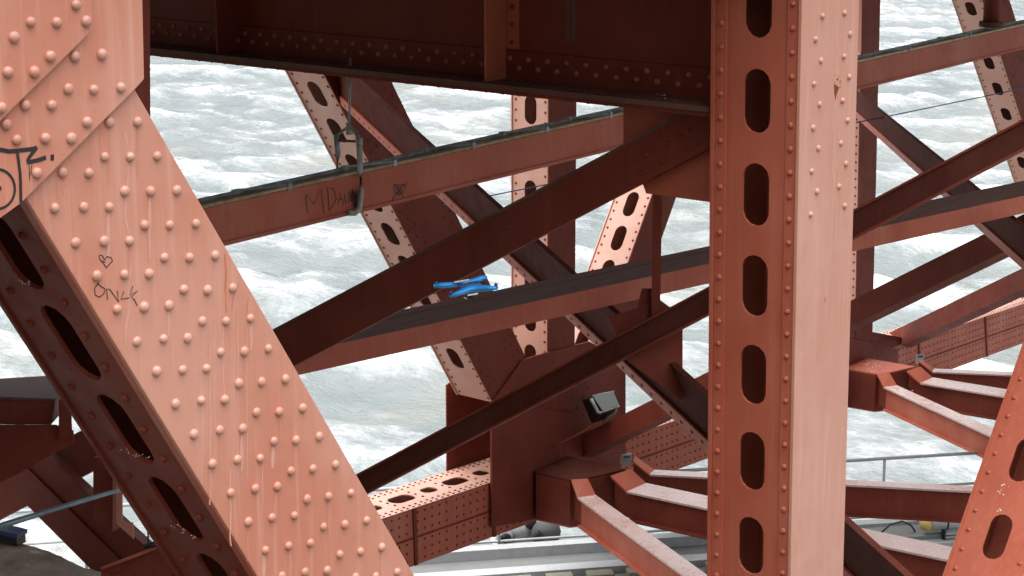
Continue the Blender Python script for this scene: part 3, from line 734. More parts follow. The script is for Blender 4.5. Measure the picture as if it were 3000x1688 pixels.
# tray
th = Thing('cable_tray', 'dirty olive cable tray with pale edge lying along the graffiti strut', 'cable tray', e0[0] + up1 * 0.003)
a0, a1 = e0[0] + up1 * 0.002, e1[0] + up1 * 0.002
mb = MB(); mb.hexa([a0 + n1 * 0.005, a1 + n1 * 0.005, a1 + n1 * 0.215, a0 + n1 * 0.215], [p + up1 * 0.012 for p in (a0 + n1 * 0.005, a1 + n1 * 0.005, a1 + n1 * 0.215, a0 + n1 * 0.215)]); mb.build('tray_bed', 'olive', th)
mb = MB(); mb.tube([a0 + up1 * 0.014 + n1 * 0.004, a1 + up1 * 0.014 + n1 * 0.004], 0.011, 8); mb.build('edge_rod', 'edge', th)
mb = MB(); mb.tube([a0 + up1 * 0.028 + n1 * 0.20, a1 + up1 * 0.028 + n1 * 0.20], 0.015, 10); mb.build('cable', 'pipe', th)
for xx in (790, 1105, 1340, 1560, 1750, 2640, 2820):
    tt = (d1(xx) * 0 + 1)
    p = B1(xx, yat(t1, xx)); s = (p - e0[0]).dot(ax1); q = a0 + ax1 * s
    mb = MB(); mb.bar(q + up1 * 0.03 + n1 * -0.005 + ax1 * 0.16, q + up1 * 0.042 + n1 * 0.205 - ax1 * 0.09, ax1 * 0.009, up1 * 0.007)
    mb.bar(q + up1 * 0.02 + n1 * 0.20 - ax1 * 0.09, q + up1 * 0.050 + n1 * 0.20 - ax1 * 0.09, ax1 * 0.02, n1 * 0.02)
    mb.bar(q + up1 * 0.0 + n1 * -0.004 + ax1 * 0.16, q + up1 * 0.04 + n1 * -0.004 + ax1 * 0.16, ax1 * 0.016, n1 * 0.008)
    mb.build('clamp', 'pipe', th)
# post on the strut at the far right
pq = B1(2935, 75) + n1 * 0.12
th = Thing('pipe_stub', 'short dark upright pipe standing on the strut at the edge of the frame', 'pipe', pq)
mb = MB(); mb.tube([pq + up1 * 0.01, pq + ZZ * 1.2], 0.082, 16); mb.build('pipe', 'dark', th)
mb = MB(); mb.tube([pq + up1 * 0.0, pq + ZZ * 0.05], 0.12, 16); mb.build('base_flange', 'grime', th)
# hanger frame
hg = Thing('strap_hanger', 'galvanised strap hanger gripping the graffiti strut below the girder', 'pipe hanger', B1(1052, 620, 0.02))
def H(x, y, o=0.03): return B1(x, y, o)
mb = MB(); mb.tube([H(1052, 410), H(1056, 500), H(1058, 560), H(1054, 600), H(1052, 614), H(1040, 624), H(1022, 624)], 0.019, 8); mb.build('front_strap', 'galv', hg)
bk = -0.26
mb = MB(); mb.tube([B1(985, 395, bk), B1(990, 450, bk), B1(986, 515, bk)], 0.018, 8); mb.build('back_strap', 'pipe', hg)
mb = MB(); mb.tube([H(1052, 415), B1(993, 412, bk)], 0.009, 6); mb.build('cross_bolt', 'dark', hg)
mb = MB(); mb.tube([H(1056, 415), H(1050, 395), H(1030, 378, -0.1), H(1022, 372, -0.12), B1(1000, 386, bk), B1(986, 398, bk)], 0.011, 8); mb.build('yoke', 'galv', hg)
mb = MB(); mb.tube([H(1022, 395, -0.12), H(1022, 368, -0.12)], 0.02, 8); mb.build('hook_nut', 'galv', hg)
rodtop = H(1027, 170, -0.12)
mb = MB(); mb.tube([H(1023, 380, -0.12), rodtop], 0.009, 6); mb.build('hanger_rod', 'pipe', hg)
for (x, y) in ((1052, 413), ): 
    mb = MB(); mb.tube([H(x, y + 12, 0.045), H(x, y - 10, 0.045)], 0.022, 8); mb.build('clamp_block', 'galv', hg)

# ---------------- beam 2: planked beam
d2 = lambda x: 1.0 / (1 / 13.0 + (1 / 15.6 - 1 / 13.0) * (x - 885) / 1200.0)
t2, b2 = ((965, 1018), (2087, 783)), ((878, 1100), (2058, 841))
xe = 3150
e0 = (P(430, yat(t2, 430), d2(430)), P(430, yat(b2, 430), d2(430))); e1 = (P(xe, 540, d2(xe)), P(xe, 593, d2(xe)))
_a = ((e1[0] + e1[1]) - (e0[0] + e0[1])).normalized() * 6.0; e1 = (e1[0] + _a, e1[1] + _a)
th2, ob2, n2 = strut('planked_beam', 'orange edged beam with dark weathered planks on top, under the blue drone', 'steel beam', e0, e1, 0.02, 'red', part='fascia')
up2 = (e0[0] - e0[1]).normalized(); hz = Vector((n2.x, n2.y, 0)).normalized()
WB = 0.50
ax2 = (e1[0] - e0[0]).normalized(); L2 = (e1[0] - e0[0]).length
mb = MB(); mb.hexa([e0[1] + hz * 0.022, e1[1] + hz * 0.022, e1[1] + hz * WB, e0[1] + hz * WB], [p + up2 * 0.012 for p in (e0[1] + hz * 0.022, e1[1] + hz * 0.022, e1[1] + hz * WB, e0[1] + hz * WB)]); mb.build('soffit', 'dark', th2)
for k in range(7):
    w0 = 0.022 + (WB - 0.022) * k / 7; w1 = 0.022 + (WB - 0.022) * (k + 1) / 7 - 0.005
    dz = up2 * random.uniform(-0.012, -0.002)
    mb = MB(); q = [e0[0] + hz * w0 + dz, e1[0] + hz * w0 + dz, e1[0] + hz * w1 + dz, e0[0] + hz * w1 + dz]
    mb.hexa(q, [p - up2 * 0.035 for p in q]); mb.build('plank', 'plank', th2)
def T2p(x, y): return PN(x, y, e0[0] + hz * 0.1, up2)
spatter(th2, ob2, crop([(700, 860), (760, 850), (800, 870), (380, 800), (440, 800)], 1400, 500), T2p, up2, (1.5, 4), 5)
# left beam end seen past the big diagonal
dl = 12.6
th = Thing('beam_end', 'blunt reddish beam end seen below the dark underside of the riveted diagonal', 'steel beam', P(80, 1243, dl))
f4 = [P(-800, 1140, dl), P(160, 1178, dl + 0.1), P(150, 1244, dl + 0.1), P(-800, 1240, dl)]
bk4 = [P(-800, 1165, dl + 1.2), P(215, 1105, dl + 1.6), P(205, 1180, dl + 1.6), P(-800, 1230, dl + 1.2)]
mb = MB(); mb.hexa(f4, bk4); mb.build('beam_body', 'dark', th)
mb = MB(); tpl = [p + ZZ * 0.003 for p in (f4[0], f4[1], bk4[1], bk4[0])]; mb.hexa(tpl, [p + ZZ * 0.02 for p in tpl]); mb.build('plank', 'plank', th)
mb = MB(); mb.hexa([P(172, 1170, dl), P(208, 1170, dl), P(212, 1275, dl), P(172, 1290, dl)], [P(172, 1170, dl + 0.2), P(208, 1170, dl + 0.2), P(212, 1275, dl + 0.2), P(172, 1290, dl + 0.2)]); mb.build('end_post', 'dark', th)
th = Thing('bracing_bracket', 'dark bracket plate filling the space below the blunt beam end', 'gusset plate', P(60, 1480, dl))
mb = MB(); mb.prism([P(x, y, dl + 0.05) for x, y in ((-420, 1244), (160, 1245), (213, 1262), (215, 1296), (60, 1385), (-150, 1490), (-420, 1620))], FW * 0.03); mb.build('plate', 'dark', th)

# lower left diagonal with a groove
th = Thing('grooved_brace', 'dark red double brace slanting down to the sandy concrete footing', 'steel beam', P(300, 1690, 12.4))
def band(a, b, d0, d1_, thick, mat, name):
    (x0, y0), (x1, y1), (x2, y2), (x3, y3) = a
    mb = MB(); q = [P(x0, y0, d0), P(x1, y1, d1_), P(x2, y2, d1_), P(x3, y3, d0)]; mb.prism(q, FW * thick); return mb.build(name, mat, th)
band([(40, 1245), (560, 1723), (560, 1841), (40, 1324)], None, 14.6, 13.2, 0.25, 'dark', 'upper_leg')
band([(40, 1332), (560, 1849), (560, 1962), (40, 1442)], None, 14.55, 13.15, 0.25, 'dark', 'lower_leg')
th = Thing('footing_post', 'dark upright post with a pink edge standing beside the grooved brace', 'steel post', P(320, 1620, 12.9))
mb = MB(); q = [P(273, 1340, 13.3), P(330, 1340, 13.3), P(330, 1560, 13.3), P(273, 1520, 13.3)]; mb.prism(q, FW * 0.25); mb.build('post_body', 'dark', th)
mb = MB(); q = [P(341, 1340, 13.2), P(358, 1340, 13.2), P(358, 1526, 13.2), P(372, 1536, 13.2), P(389, 1530, 13.2), P(392, 1580, 13.2), P(341, 1535, 13.2)]; mb.prism(q, FW * 0.02); mb.build('pink_edge', 'face', th)
th = Thing('footing_shelf', 'dull red angle shelf resting on the concrete footing', 'steel angle', P(420, 1680, 11.8))
mb = MB(); q = [P(296, 1668, 11.9), P(452, 1608, 11.9), P(478, 1602, 11.9), P(520, 1672, 11.7), P(480, 1700, 11.7), P(296, 1700, 11.9)]; mb.prism(q, FW * 0.04); mb.build('shelf_plate', 'dark', th)
mb = MB(); mb.tube([P(296, 1667, 11.85), P(452, 1607, 11.85)], 0.012, 6); mb.build('shelf_lip', 'red', th)
mb = MB(); mb.tube([P(434, 1530, 11.85), P(434, 1606, 11.85)], 0.006, 6); mb.build('rod', 'black', th)
mb = MB(); mb.tube([P(424, 1600, 11.8), P(468, 1592, 11.8)], 0.02, 6); mb.build('clamp', 'black', th)
th = Thing('handrail_pipe', 'teal grey pipe running across in front of the grooved brace', 'pipe', P(-60, 1565, 11.5))
mb = MB(); mb.tube([P(-120, 1580, 11.3), P(60, 1523, 11.5), P(200, 1480, 11.7), P(365, 1432, 12.0), P(520, 1385, 12.3)], [0.022, 0.019, 0.015, 0.013, 0.012], 10); mb.build('pipe', 'teal', th)

# concrete footing, rough block
def footing():
    zf = P(130, 1640, 13.5).z
    far_edge = [PL(x, y, 2, zf) for x, y in ((-330, 1450), (0, 1560), (60, 1583), (130, 1610), (190, 1632), (250, 1652), (330, 1668), (420, 1692), (540, 1730), (700, 1800))]
    near = [PL(x, 1990, 2, zf) for x in (-330, -100, 0, 80, 160, 240, 330, 420, 540, 700)]
    rng = random.Random(5); n = len(far_edge); m = 26; sub = 5
    cols = []
    for i in range((n - 1) * sub + 1):
        k = min(i // sub, n - 2); t = i / sub - k
        cols.append((lerp(far_edge[k], far_edge[k + 1], t), lerp(near[k], near[k + 1], t)))
    vs = []; nc = len(cols)
    for j in range(m + 1):
        for (a_, b_) in cols:
            p = lerp(a_, b_, j / m); e_ = min(j, 3) / 3.0
            h = 0.015 * math.sin(p.x * 5 + p.y * 3) + 0.012 * math.sin(p.x * 2.1 - p.y * 6) + rng.gauss(0, 0.003) - 0.03 * (1 - e_) + 0.10 * max(0, (j - 14) / m) 
            vs.append(p + ZZ * h)
    fs = [(j * nc + i, j * nc + i + 1, (j + 1) * nc + i + 1, (j + 1) * nc + i) for j in range(m) for i in range(nc - 1)]
    edge = list(range(nc)) + [j * nc + nc - 1 for j in range(1, m + 1)] + [m * nc + i for i in range(nc - 2, -1, -1)] + [j * nc for j in range(m - 1, 0, -1)]
    b0 = len(vs); vs += [Vector((vs[e].x, vs[e].y, zf - 3.5)) for e in edge]; q = len(edge)
    fs += [(edge[k], edge[(k + 1) % q], b0 + (k + 1) % q, b0 + k) for k in range(q)]
    mb = MB(); mb.add(vs, fs); o = mb.build('concrete_footing', 'concrete', None, smooth=True)
    tag(o, 'rough sandy concrete footing stained with white below the grooved brace', 'concrete footing')
    return zf
zfoot = footing()
th = Thing('blue_bracket', 'small dark blue bracket bolted on the sandy concrete footing', 'bracket', PL(20, 1600, 2, zfoot))
db = depth(PL(20, 1600, 2, zfoot))
mb = MB(); q = [P(-60, 1548, db), P(48, 1572, db), P(50, 1602, db), P(-60, 1575, db)]; mb.prism(q, FW * 0.25); mb.build('bracket_body', 'black', th)
mb = MB(); q = [P(-60, 1540, db - 0.01), P(50, 1566, db - 0.01), P(49, 1578, db - 0.01), P(-60, 1554, db - 0.01)]; mb.prism(q, FW * 0.3); mb.build('blue_lip', 'steelblue', th)

# ================================================================== FAR TRUSS
YF = 10.47
def FY(x, y, o=0.0): return PL(x, y, 1, YF + o)
FD = 0.62       # box depth across
def far_member(name, label, cat, corner, outer, nx_left, slot_px, n_slots, slot_ref, rl=0.30, sw=0.155, wface=None, ext=(0, 0), riv=True):
    """corner: two px on the edge where perforated and riveted faces meet (lower first); outer px edge of riveted face"""
    p0, p1 = FY(*corner[0]), FY(*corner[1]); e = (p1 - p0).normalized(); p0 = p0 - e * ext[0]; p1 = p1 + e * ext[1]
    L = (p1 - p0).length
    n = e.cross(WY).normalized()
    if n.x > 0: n = -n
    th = Thing(name, label, cat, p0)
    wd = wface or -((FY(*outer) - p0).dot(n))
    mb = MB(); mb.prism([p0, p1, p1 - n * wd, p0 - n * wd], WY * 0.018); fc = mb.build('face_plate', 'dark', th)
    O = p0 - n * 0.02 + WY * 0.0195
    def pp_(x, y): return PN(x, y, O, n)
    s = sorted([(pp_(*q) - O).dot(e) for q in slot_ref])
    pit = (s[-1] - s[0]) / n_slots
    sl = []; v = s[0]
    while v > 0.3: v -= pit
    while v < L - 0.3:
        if v > 0.25: sl.append(v)
        v += pit
    mb = MB(); perf_plate(mb, O, e, WY, n, L, FD, sl, rl, sw, 0.016); pf = mb.build('perforated_plate', 'far', th)
    mb = MB(); mb.prism([q + WY * (FD + 0.021) for q in (p0, p1, p1 - n * wd, p0 - n * wd)], WY * 0.018); mb.build('back_plate', 'far', th)
    mb = MB(); q = p0 - n * (wd - 0.05) + WY * 0.0195; mb.prism([q, q + n * 0.016, q + n * 0.016 + WY * FD, q + WY * FD], e * L); mb.build('cover_plate', 'far', th)
    mb = MB(); v = 0.08
    while v < L:
        mb.dome(O + e * v + WY * 0.055, n, 0.021, 6); mb.dome(O + e * v + WY * (FD - 0.055), n, 0.021, 6); v += pit / 4
    o = mb.build('plate_rivets', 'dark', th, pf); o['kind'] = 'stuff'
    if riv:
        mb = MB(); v = 0.1; k = 0
        while v < L:
            for u in ((0.07, 0.20, wd - 0.20, wd - 0.07) if k % 2 else (0.13, wd - 0.13)): mb.dome(p0 + e * v - n * u, NF, 0.021, 6)
            v += 0.16; k += 1
        o = mb.build('face_rivets', 'dark', th, fc); o['kind'] = 'stuff'
    return th, p0, e, n, wd
far_member('slotted_column', 'pink slotted upright of the far truss beyond the planked beam', 'steel column', ((1605, 1100), (1608, 300)), (1683, 1100), True, None, 6, [(1549, 322), (1546, 1048)], 0.40, 0.205, ext=(0.2, 3.6), riv=False)
far_member('perforated_diagonal', 'pink slotted diagonal of the far truss behind the strap hanger', 'steel beam', ((1439, 1169), (1083, 476)), (1545, 1169), True, None, 9, [(930, 277), (1378, 1136)], 0.40, 0.205, wface=0.86, ext=(0.1, 3.2))
far_member('mirror_diagonal', 'pink slotted far diagonal leaning the other way between the drone and the column', 'steel beam', ((1843, 765), (1913, 568)), (1940, 740), True, None, 4, [(1853, 599), (1696, 999)], 0.40, 0.205, wface=0.60, ext=(2.1, 1.9), riv=False)
far_member('slotted_column', 'dark upright of the far truss glimpsed along the right edge of the near column', 'steel column', ((2506, 1000), (2527, 0)), (2577, 0), True, None, 6, [(2480, 100), (2478, 700)], 0.40, 0.205, wface=0.64, ext=(1.2, 2.5), riv=False)
far_member('perforated_diagonal', 'pink slotted far diagonal above the pipe stub and thin cable', 'steel beam', ((2987, 327), (2880, 0)), (3100, 327), True, None, 4, [(2848, 27), (2945, 335)], 0.38, 0.20, wface=0.86, ext=(5.2, 2.0))

# ---------------- far bottom chord
ct, cbm = ((1122, 1518), (2689, 993)), ((1203, 1661), (2805, 1076))
x0, x1 = 330, 3700
c0, c1 = FY(x0, yat(ct, x0)), FY(x1, yat(ct, x1)); h0, h1 = FY(x0, yat(cbm, x0)), FY(x1, yat(cbm, x1))
eH = (c1 - c0).normalized()
th = Thing('riveted_chord', 'heavy riveted lower chord of the far truss with slots in its top plate', 'steel beam', h0)
mb = MB(); mb.hexa([c0, c1, h1, h0], [p + WY * 0.02 for p in (c0, c1, h1, h0)]); chf = mb.build('face_plate', 'red', th)
Lh = (c1 - c0).length; nH = eH.cross(WY).normalized()
if nH.z < 0: nH = -nH
O = c0 + WY * 0.03 + nH * 0.002
def CT(x, y): return PN(x, y, O, nH)
sref = [(CT(1170, 1460) - O).dot(eH), (CT(1323, 1407) - O).dot(eH)]
pit = (sref[1] - sref[0]) / 2
# top plate: oval and small holes
sl = [sref[0] + pit * k for k in range(-4, 40) if 0.3 < sref[0] + pit * k < Lh - 0.4]
FC = 0.75
mb = MB(); alt = [round((q_ - sref[0]) / pit) % 2 for q_ in sl]
perf_plate(mb, O - WY * 0.045, eH, WY, nH, Lh, FC, sl, [0.27 if a_ else 0.44 for a_ in alt], [0.20 if a_ else 0.25 for a_ in alt], 0.018); cht = mb.build('top_plate', 'far', th)
mb = MB(); v = 0.05
while v < Lh:
    for u in (-0.01, 0.06, FC - 0.15, FC - 0.08): mb.dome(O + eH * v + WY * u, nH, 0.022, 6)
    v += 0.115
for s_ in sl:
    for k in (-1, 1):
        for u in (0.2, 0.33, 0.45): mb.dome(O + eH * (s_ + k * pit * 0.5) + WY * u, nH, 0.022, 6)
o = mb.build('top_rivets', 'dark', th, cht); o['kind'] = 'stuff'
mb = MB(); v = 0.1; k = 0
while v < Lh:
    for j in range(6):
        t = 0.10 + 0.155 * j + (0.0 if j < 3 else 0.035)
        pt = lerp(c0 + eH * v, h0 + (h1 - h0) * (v / Lh), t); mb.dome(pt, NF, 0.020, 6)
    v += 0.145 if k % 5 else 0.21; k += 1
o = mb.build('face_rivets', 'dark', th, chf); o['kind'] = 'stuff'
mb = MB(); a, b = lerp(c0, h0, 0.52) - WY * 0.008, lerp(c1, h1, 0.52) - WY * 0.008; mb.bar(a, b, WY * 0.006, ZZ * 0.012); mb.build('seam_strip', 'dark', th)
for xx in (1212, 1441, 2690, 2885):
    p = FY(xx, yat(ct, xx)); q = FY(xx + 6, yat(cbm, xx + 6)); mb = MB(); mb.bar(p - WY * 0.012, q - WY * 0.012, eH * 0.03, WY * 0.010); mb.build('splice_strip', 'dark', th)
mb = MB(); mb.hexa([p + WY * (FC - 0.02) for p in (c0, c1, h1, h0)], [p + WY * FC for p in (c0, c1, h1, h0)]); mb.build('back_plate', 'far', th)
mb = MB(); mb.hexa([h0 + WY * 0.021, h1 + WY * 0.021, h1 + WY * (FC - 0.021), h0 + WY * (FC - 0.021)], [p + ZZ * 0.02 for p in (h0 + WY * 0.021, h1 + WY * 0.021, h1 + WY * (FC - 0.021), h0 + WY * (FC - 0.021))]); mb.build('bottom_plate', 'far', th)

# ---------------- node assembly (gussets, bracket box, three I-beams), used at two panel points
def node(T, which, lab):
    def F(x, y, o=0.0): return FY(x, y, o) + T
    th = Thing('node_gusset', lab['g'], 'gusset plate', F(1600, 1540))
    mb = MB(); mb.prism([F(*p, -0.03) for p in (((1441, 1290), (1441, 1262), (1500, 1225), (1833, 1250), (1833, 1330), (1600, 1420)) if which else ((1441, 1290), (1441, 1180), (1524, 1065), (1537, 1053), (1601, 1034), (1727, 1001), (1790, 1040), (1833, 1090), (1833, 1330), (1600, 1420)))], WY * 0.027); ng = mb.build('front_plate', 'dark', th)
    mb = MB()
    for i in range(9):
        for j in range(7):
            if j + i > 2 and not which: mb.dome(F(1560 + i * 30 + (j % 2) * 12, 1090 + j * 26 - i * 6, -0.03), NF, 0.02, 6)
    o = mb.build('plate_rivets', 'dark', th, ng); o['kind'] = 'stuff'
    mb = MB(); mb.prism([F(*p, -0.062) for p in ((1441, 1290), (1560, 1270), (1680, 1275), (1740, 1280), (1817, 1295), (1817, 1400), (1570, 1520), (1441, 1545))] if which else [F(*p, -0.062) for p in ((1441, 1255), (1560, 1195), (1680, 1212), (1740, 1237), (1817, 1285), (1817, 1400), (1570, 1520), (1441, 1545))], WY * 0.03); mb.build('doubler_plate', 'dark', th)
    mb = MB(); s = F(1441, 1300) - F(1441, 1300, 0.0); mb.prism([F(*p) + WY * 0.80 for p in ((1441, 1290), (1441, 1270 if which else 1160), (1560, 1230 if which else 1060), (1700, 1215 if which else 1010), (1800, 1240 if which else 1060), (1800, 1330), (1441, 1420))], WY * 0.02); mb.build('back_plate', 'dark', th)
    # bracket box
    zG = PL(1700, 1455, 1, 9.55).z
    zT = zG + 0.17
    def Zp(x, y, z): return PL(x, y, 2, z) + T
    th = Thing('node_bracket', lab['b'], 'steel bracket', Zp(1640, 1480, zT - 0.6))
    tp = [Zp(*p, zT) for p in ((1545, 1366), (1657, 1335), (1832, 1374), (1722, 1400), (1670, 1406), (1570, 1384))]
    mb = MB(); mb.prism(tp, -ZZ * 0.025); tpl = mb.build('top_plate', 'red' if which else 'shade_brown', th)
    A_, B_ = tp[5] - ZZ * 0.026, tp[4] - ZZ * 0.026
    mb = MB(); mb.prism([A_, B_, B_ - ZZ * 0.66, A_ - ZZ * 0.66], (tp[1] - tp[5]).normalized() * 0.02); mb.build('box_side', 'dark', th)
    D_ = tp[3] - ZZ * 0.026
    mb = MB(); mb.prism([B_, D_, D_ - ZZ * 0.66, B_ - ZZ * 0.66], (tp[1] - tp[4]).normalized() * 0.02); mb.build('box_side', 'dark', th)
    E_ = tp[2] - ZZ * 0.026
    mb = MB(); mb.prism([D_, E_, E_ - ZZ * 0.66, D_ - ZZ * 0.66], (tp[1] - tp[3]).normalized() * 0.02); mb.build('box_side', 'dark', th)
    mb = MB(); mb.prism([E_, tp[1] - ZZ * 0.026, tp[1] - ZZ * 0.686, E_ - ZZ * 0.66], WY * 0.02); mb.build('box_side', 'dark', th)
    mb = MB(); mb.prism([A_ - ZZ * 0.66, B_ - ZZ * 0.66, D_ - ZZ * 0.66, E_ - ZZ * 0.66, tp[1] - ZZ * 0.686], -ZZ * 0.02); mb.build('box_bottom', 'red', th)
    if which:
        spatter(th, tpl, crop([(330, 600), (420, 600), (360, 570), (470, 630), (380, 650)], 2450, 900, 3.622), lambda x, y: PL(x, y, 2, zT + T.z), ZZ, (2, 5), 7)
    # I-beams: flange polygons on the level zG
    def ibeam(label, kink, fr, bk, hw, mats):
        th = Thing('lateral_girder', label, 'steel beam', Zp(*fr[0], zG) - ZZ * hw)
        f0, f1 = Zp(*fr[0], zG), Zp(*fr[1], zG); k0, k1 = Zp(*bk[0], zG), Zp(*bk[1], zG)
        dv = (f1 - f0).normalized(); wv = k0 - f0; wv = wv - dv * wv.dot(dv)
        L = (f1 - f0).length
        mb = MB(); q = [f0, f0 + dv * L, f0 + dv * L + wv, k0]; mb.prism(q, -ZZ * 0.028); tf = mb.build('top_flange', mats[0], th)
        mb = MB(); c = wv * 0.22; q = [f0 + c - ZZ * 0.029, f0 + c + dv * L - ZZ * 0.029, f0 + c + dv * L - ZZ * hw, f0 + c - ZZ * hw]; mb.prism(q, wv.normalized() * 0.02); mb.build('web', mats[1], th)
        mb = MB(); q = [p - ZZ * (hw + 0.001) for p in (f0, f0 + dv * L, f0 + dv * L + wv, k0)]; mb.prism(q, -ZZ * 0.025); mb.build('bottom_flange', mats[1], th)
        s0, s1 = Zp(*kink[0], zT + 0.002), Zp(*kink[1], zT + 0.002)
        mb = MB(); q = [f0, k0, s1, s0]; mb.hexa(q, [p - ZZ * 0.028 for p in q]); mb.build('sloped_flange', 'red', th)
        mb = MB(); a_, b_ = f0 + c, s0 + (s1 - s0) * 0.22; q = [a_ - ZZ * 0.03, a_ - ZZ * hw, b_ - ZZ * (hw + 0.17), b_ - ZZ * 0.03]; mb.prism(q, wv.normalized() * 0.02); mb.build('end_web', 'dark', th)
        return th, tf
    far = lambda a, b, x: (x, yat((a, b), x))
    t_, tf = ibeam(lab['i1'], ((1673, 1405), (1722, 1402)), ((1692, 1458), (2200, 1831)), ((1745, 1450), (2300, 1800)), 0.40, ('sky_pale', 'red'))
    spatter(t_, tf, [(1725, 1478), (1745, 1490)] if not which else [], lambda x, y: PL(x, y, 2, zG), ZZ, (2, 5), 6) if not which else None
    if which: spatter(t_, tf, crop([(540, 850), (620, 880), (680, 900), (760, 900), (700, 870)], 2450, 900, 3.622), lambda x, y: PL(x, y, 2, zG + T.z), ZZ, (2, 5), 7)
    ibeam(lab['i2'], ((1789, 1394), (1849, 1374)), ((1836, 1440), (2900, 1667)), ((1893, 1415), (2960, 1640)), 0.42, ('sky_pale', 'dark'))
    ibeam(lab['i3'], ((1855, 1352), (1861, 1336)), ((1903, 1390), (2990, 1447)), ((1917, 1376), (2990, 1428)), 0.45, ('sky_pale', 'dark'))
    return zG
zG = node(Vector((0, 0, 0)), 0, {
    'g': 'dark far truss gusset plate behind the floodlight', 'b': 'dark bracket box below the floodlight where three girders meet',
    'i1': 'orange kinked girder running down from the bracket below the floodlight', 'i2': 'maroon girder with pale top, between the kinked orange girder and the slim upper girder',
    'i3': 'slim uppermost girder from the bracket below the floodlight, passing behind the column'})
T2v = FY(2560, 1075) - FY(1670, 1406)
q1 = PL(2589, 1134, 2, PL(1692, 1458, 2, zG).z - 0.55); T2v = q1 - PL(1692, 1458, 2, zG)
node(T2v, 1, {
    'g': 'dark far truss gusset plate partly hidden by the right edge of the column', 'b': 'bracket box topped by a rusty orange plate spotted with droppings right of the column',
    'i1': 'orange kinked girder spotted with droppings running from the rusty plate', 'i2': 'maroon girder with white top, right of the column, middle of three',
    'i3': 'slim dark girder from the rusty plate, just below the riveted chord'})
# white tags near the brackets
for (x, y, s, l) in ((1838, 1348, 15, 'small pale metal box on the upper girder end below the floodlight'), (2698, 1052, 12, 'small white box on the girder end beside the riveted chord')):
    d = depth(PL(x, y, 2, zG)) if x < 2000 else depth(PL(x, y, 2, zG + T2v.z))
    th = Thing('junction_box', l, 'junction box', P(x, y + s, d))
    mb = MB(); q = [P(x - s, y - s, d), P(x + s * 0.9, y - s * 1.2, d), P(x + s * 0.7, y + s, d), P(x - s, y + s * 1.2, d)]; mb.prism(q, FW * 0.12); mb.build('box_body', 'rail', th)
    mb = MB(); q = [P(x - s * 0.7, y - s * 0.7, d - 0.012), P(x + s * 0.5, y - s * 0.8, d - 0.012), P(x + s * 0.5, y - s * 0.5, d - 0.012), P(x - s * 0.7, y - s * 0.4, d - 0.012)]; mb.prism(q, FW * 0.010); mb.build('slot', 'black', th)

# ---------------- floodlight and its cable
dl_ = dC(1760) - 0.25
th = Thing('floodlight', 'small grey floodlight fixed on the dark lateral brace', 'lamp', P(1770, 1235, dl_))
def Lp(x, y, o=0.0): return P(x, y, dl_ + o)
cen = Lp(1768, 1190)
mb = MB(); mb.hexa([Lp(1735, 1165), Lp(1800, 1150), Lp(1818, 1188), Lp(1762, 1210)], [Lp(1704, 1172, 0.22), Lp(1768, 1146, 0.28), Lp(1792, 1224, 0.26), Lp(1732, 1242, 0.22)]); mb.build('housing', 'black', th, bevel=0.012)
mb = MB(); q = [Lp(1737, 1160, -0.01), Lp(1797, 1147, -0.01), Lp(1814, 1186, -0.01), Lp(1766, 1204, -0.01)]; mb.prism(q, -FW * 0.012); mb.build('glass', 'lens', th)
mb = MB(); mb.tube([Lp(1732, 1168, -0.02), Lp(1740, 1185, -0.03), Lp(1752, 1208, -0.02), Lp(1762, 1210, -0.02)], 0.026, 8); mb.build('rim', 'galv', th)
mb = MB(); mb.tube([Lp(1762, 1209, -0.02), Lp(1816, 1190, -0.02)], 0.014, 8); mb.build('rim', 'galv', th)
mb = MB(); mb.tube([Lp(1734, 1160, -0.01), Lp(1800, 1147, -0.01)], 0.012, 8); mb.build('rim', 'galv', th)
mb = MB(); mb.tube([Lp(1806, 1196, 0.05), Lp(1800, 1212, 0.05), Lp(1782, 1222, 0.1), Lp(1770, 1238, 0.15)], 0.02, 8); mb.build('yoke', 'galv', th)
th = Thing('lamp_cable', 'dark cable curling from the floodlight down to the bracket box', 'cable', P(1541, 1455, dl_ - 0.1))
pts = [(1540, 1458), (1543, 1420), (1550, 1370), (1562, 1335), (1585, 1318), (1610, 1311), (1640, 1300), (1680, 1280), (1715, 1262), (1745, 1240)]
mb = MB(); mb.tube([P(x, y, dl_ - 0.02 - 0.0 * i) for i, (x, y) in enumerate(pts)], 0.014, 8); mb.build('cable', 'dark', th)

# ---------------- thin wire
th = Thing('thin_wire', 'thin dark wire stretched across the water behind the column', 'wire', P(1300, 602, 23))
mb = MB(); mb.tube([P(1300, 601, 22.3), P(1420, 577, 22.6), P(2100, 441, 25.0), P(2600, 341, 26.5), P(3100, 238, 28)], 0.008, 5); mb.build('wire', 'steelblue', th)

# ================================================================== WALKWAY PLATFORM BEYOND THE TRUSS
zr = P(1400, 1420, 29.0).z
def RZ(x, y, z): return PL(x, y, 2, z)
th = Thing('pier_railing', 'pale grey tube railing along the edge of the waterside platform', 'railing', RZ(1400, 1420, zr) - ZZ * 1.15)
ra, rb = RZ(-300, 1520, zr), RZ(3400, 1294, zr)
rd = (rb - ra).normalized(); rn = Vector((-rd.y, rd.x, 0))
if rn.dot(AX) < 0: rn = -rn
for k, (dz, rr, nm) in enumerate(((0, 0.028, 'top_rail'), (-0.52, 0.022, 'middle_rail'), (-0.98, 0.022, 'lower_rail'))):
    mb = MB(); mb.tube([ra + ZZ * dz, rb + ZZ * dz], rr, 8); mb.build(nm, 'rail', th)
p26 = RZ(2592, yat(((-300, 1520), (3400, 1294)), 2592), zr); s26 = (p26 - ra).dot(rd)
Lr = (rb - ra).length; k = 0
s = s26 % 2.1
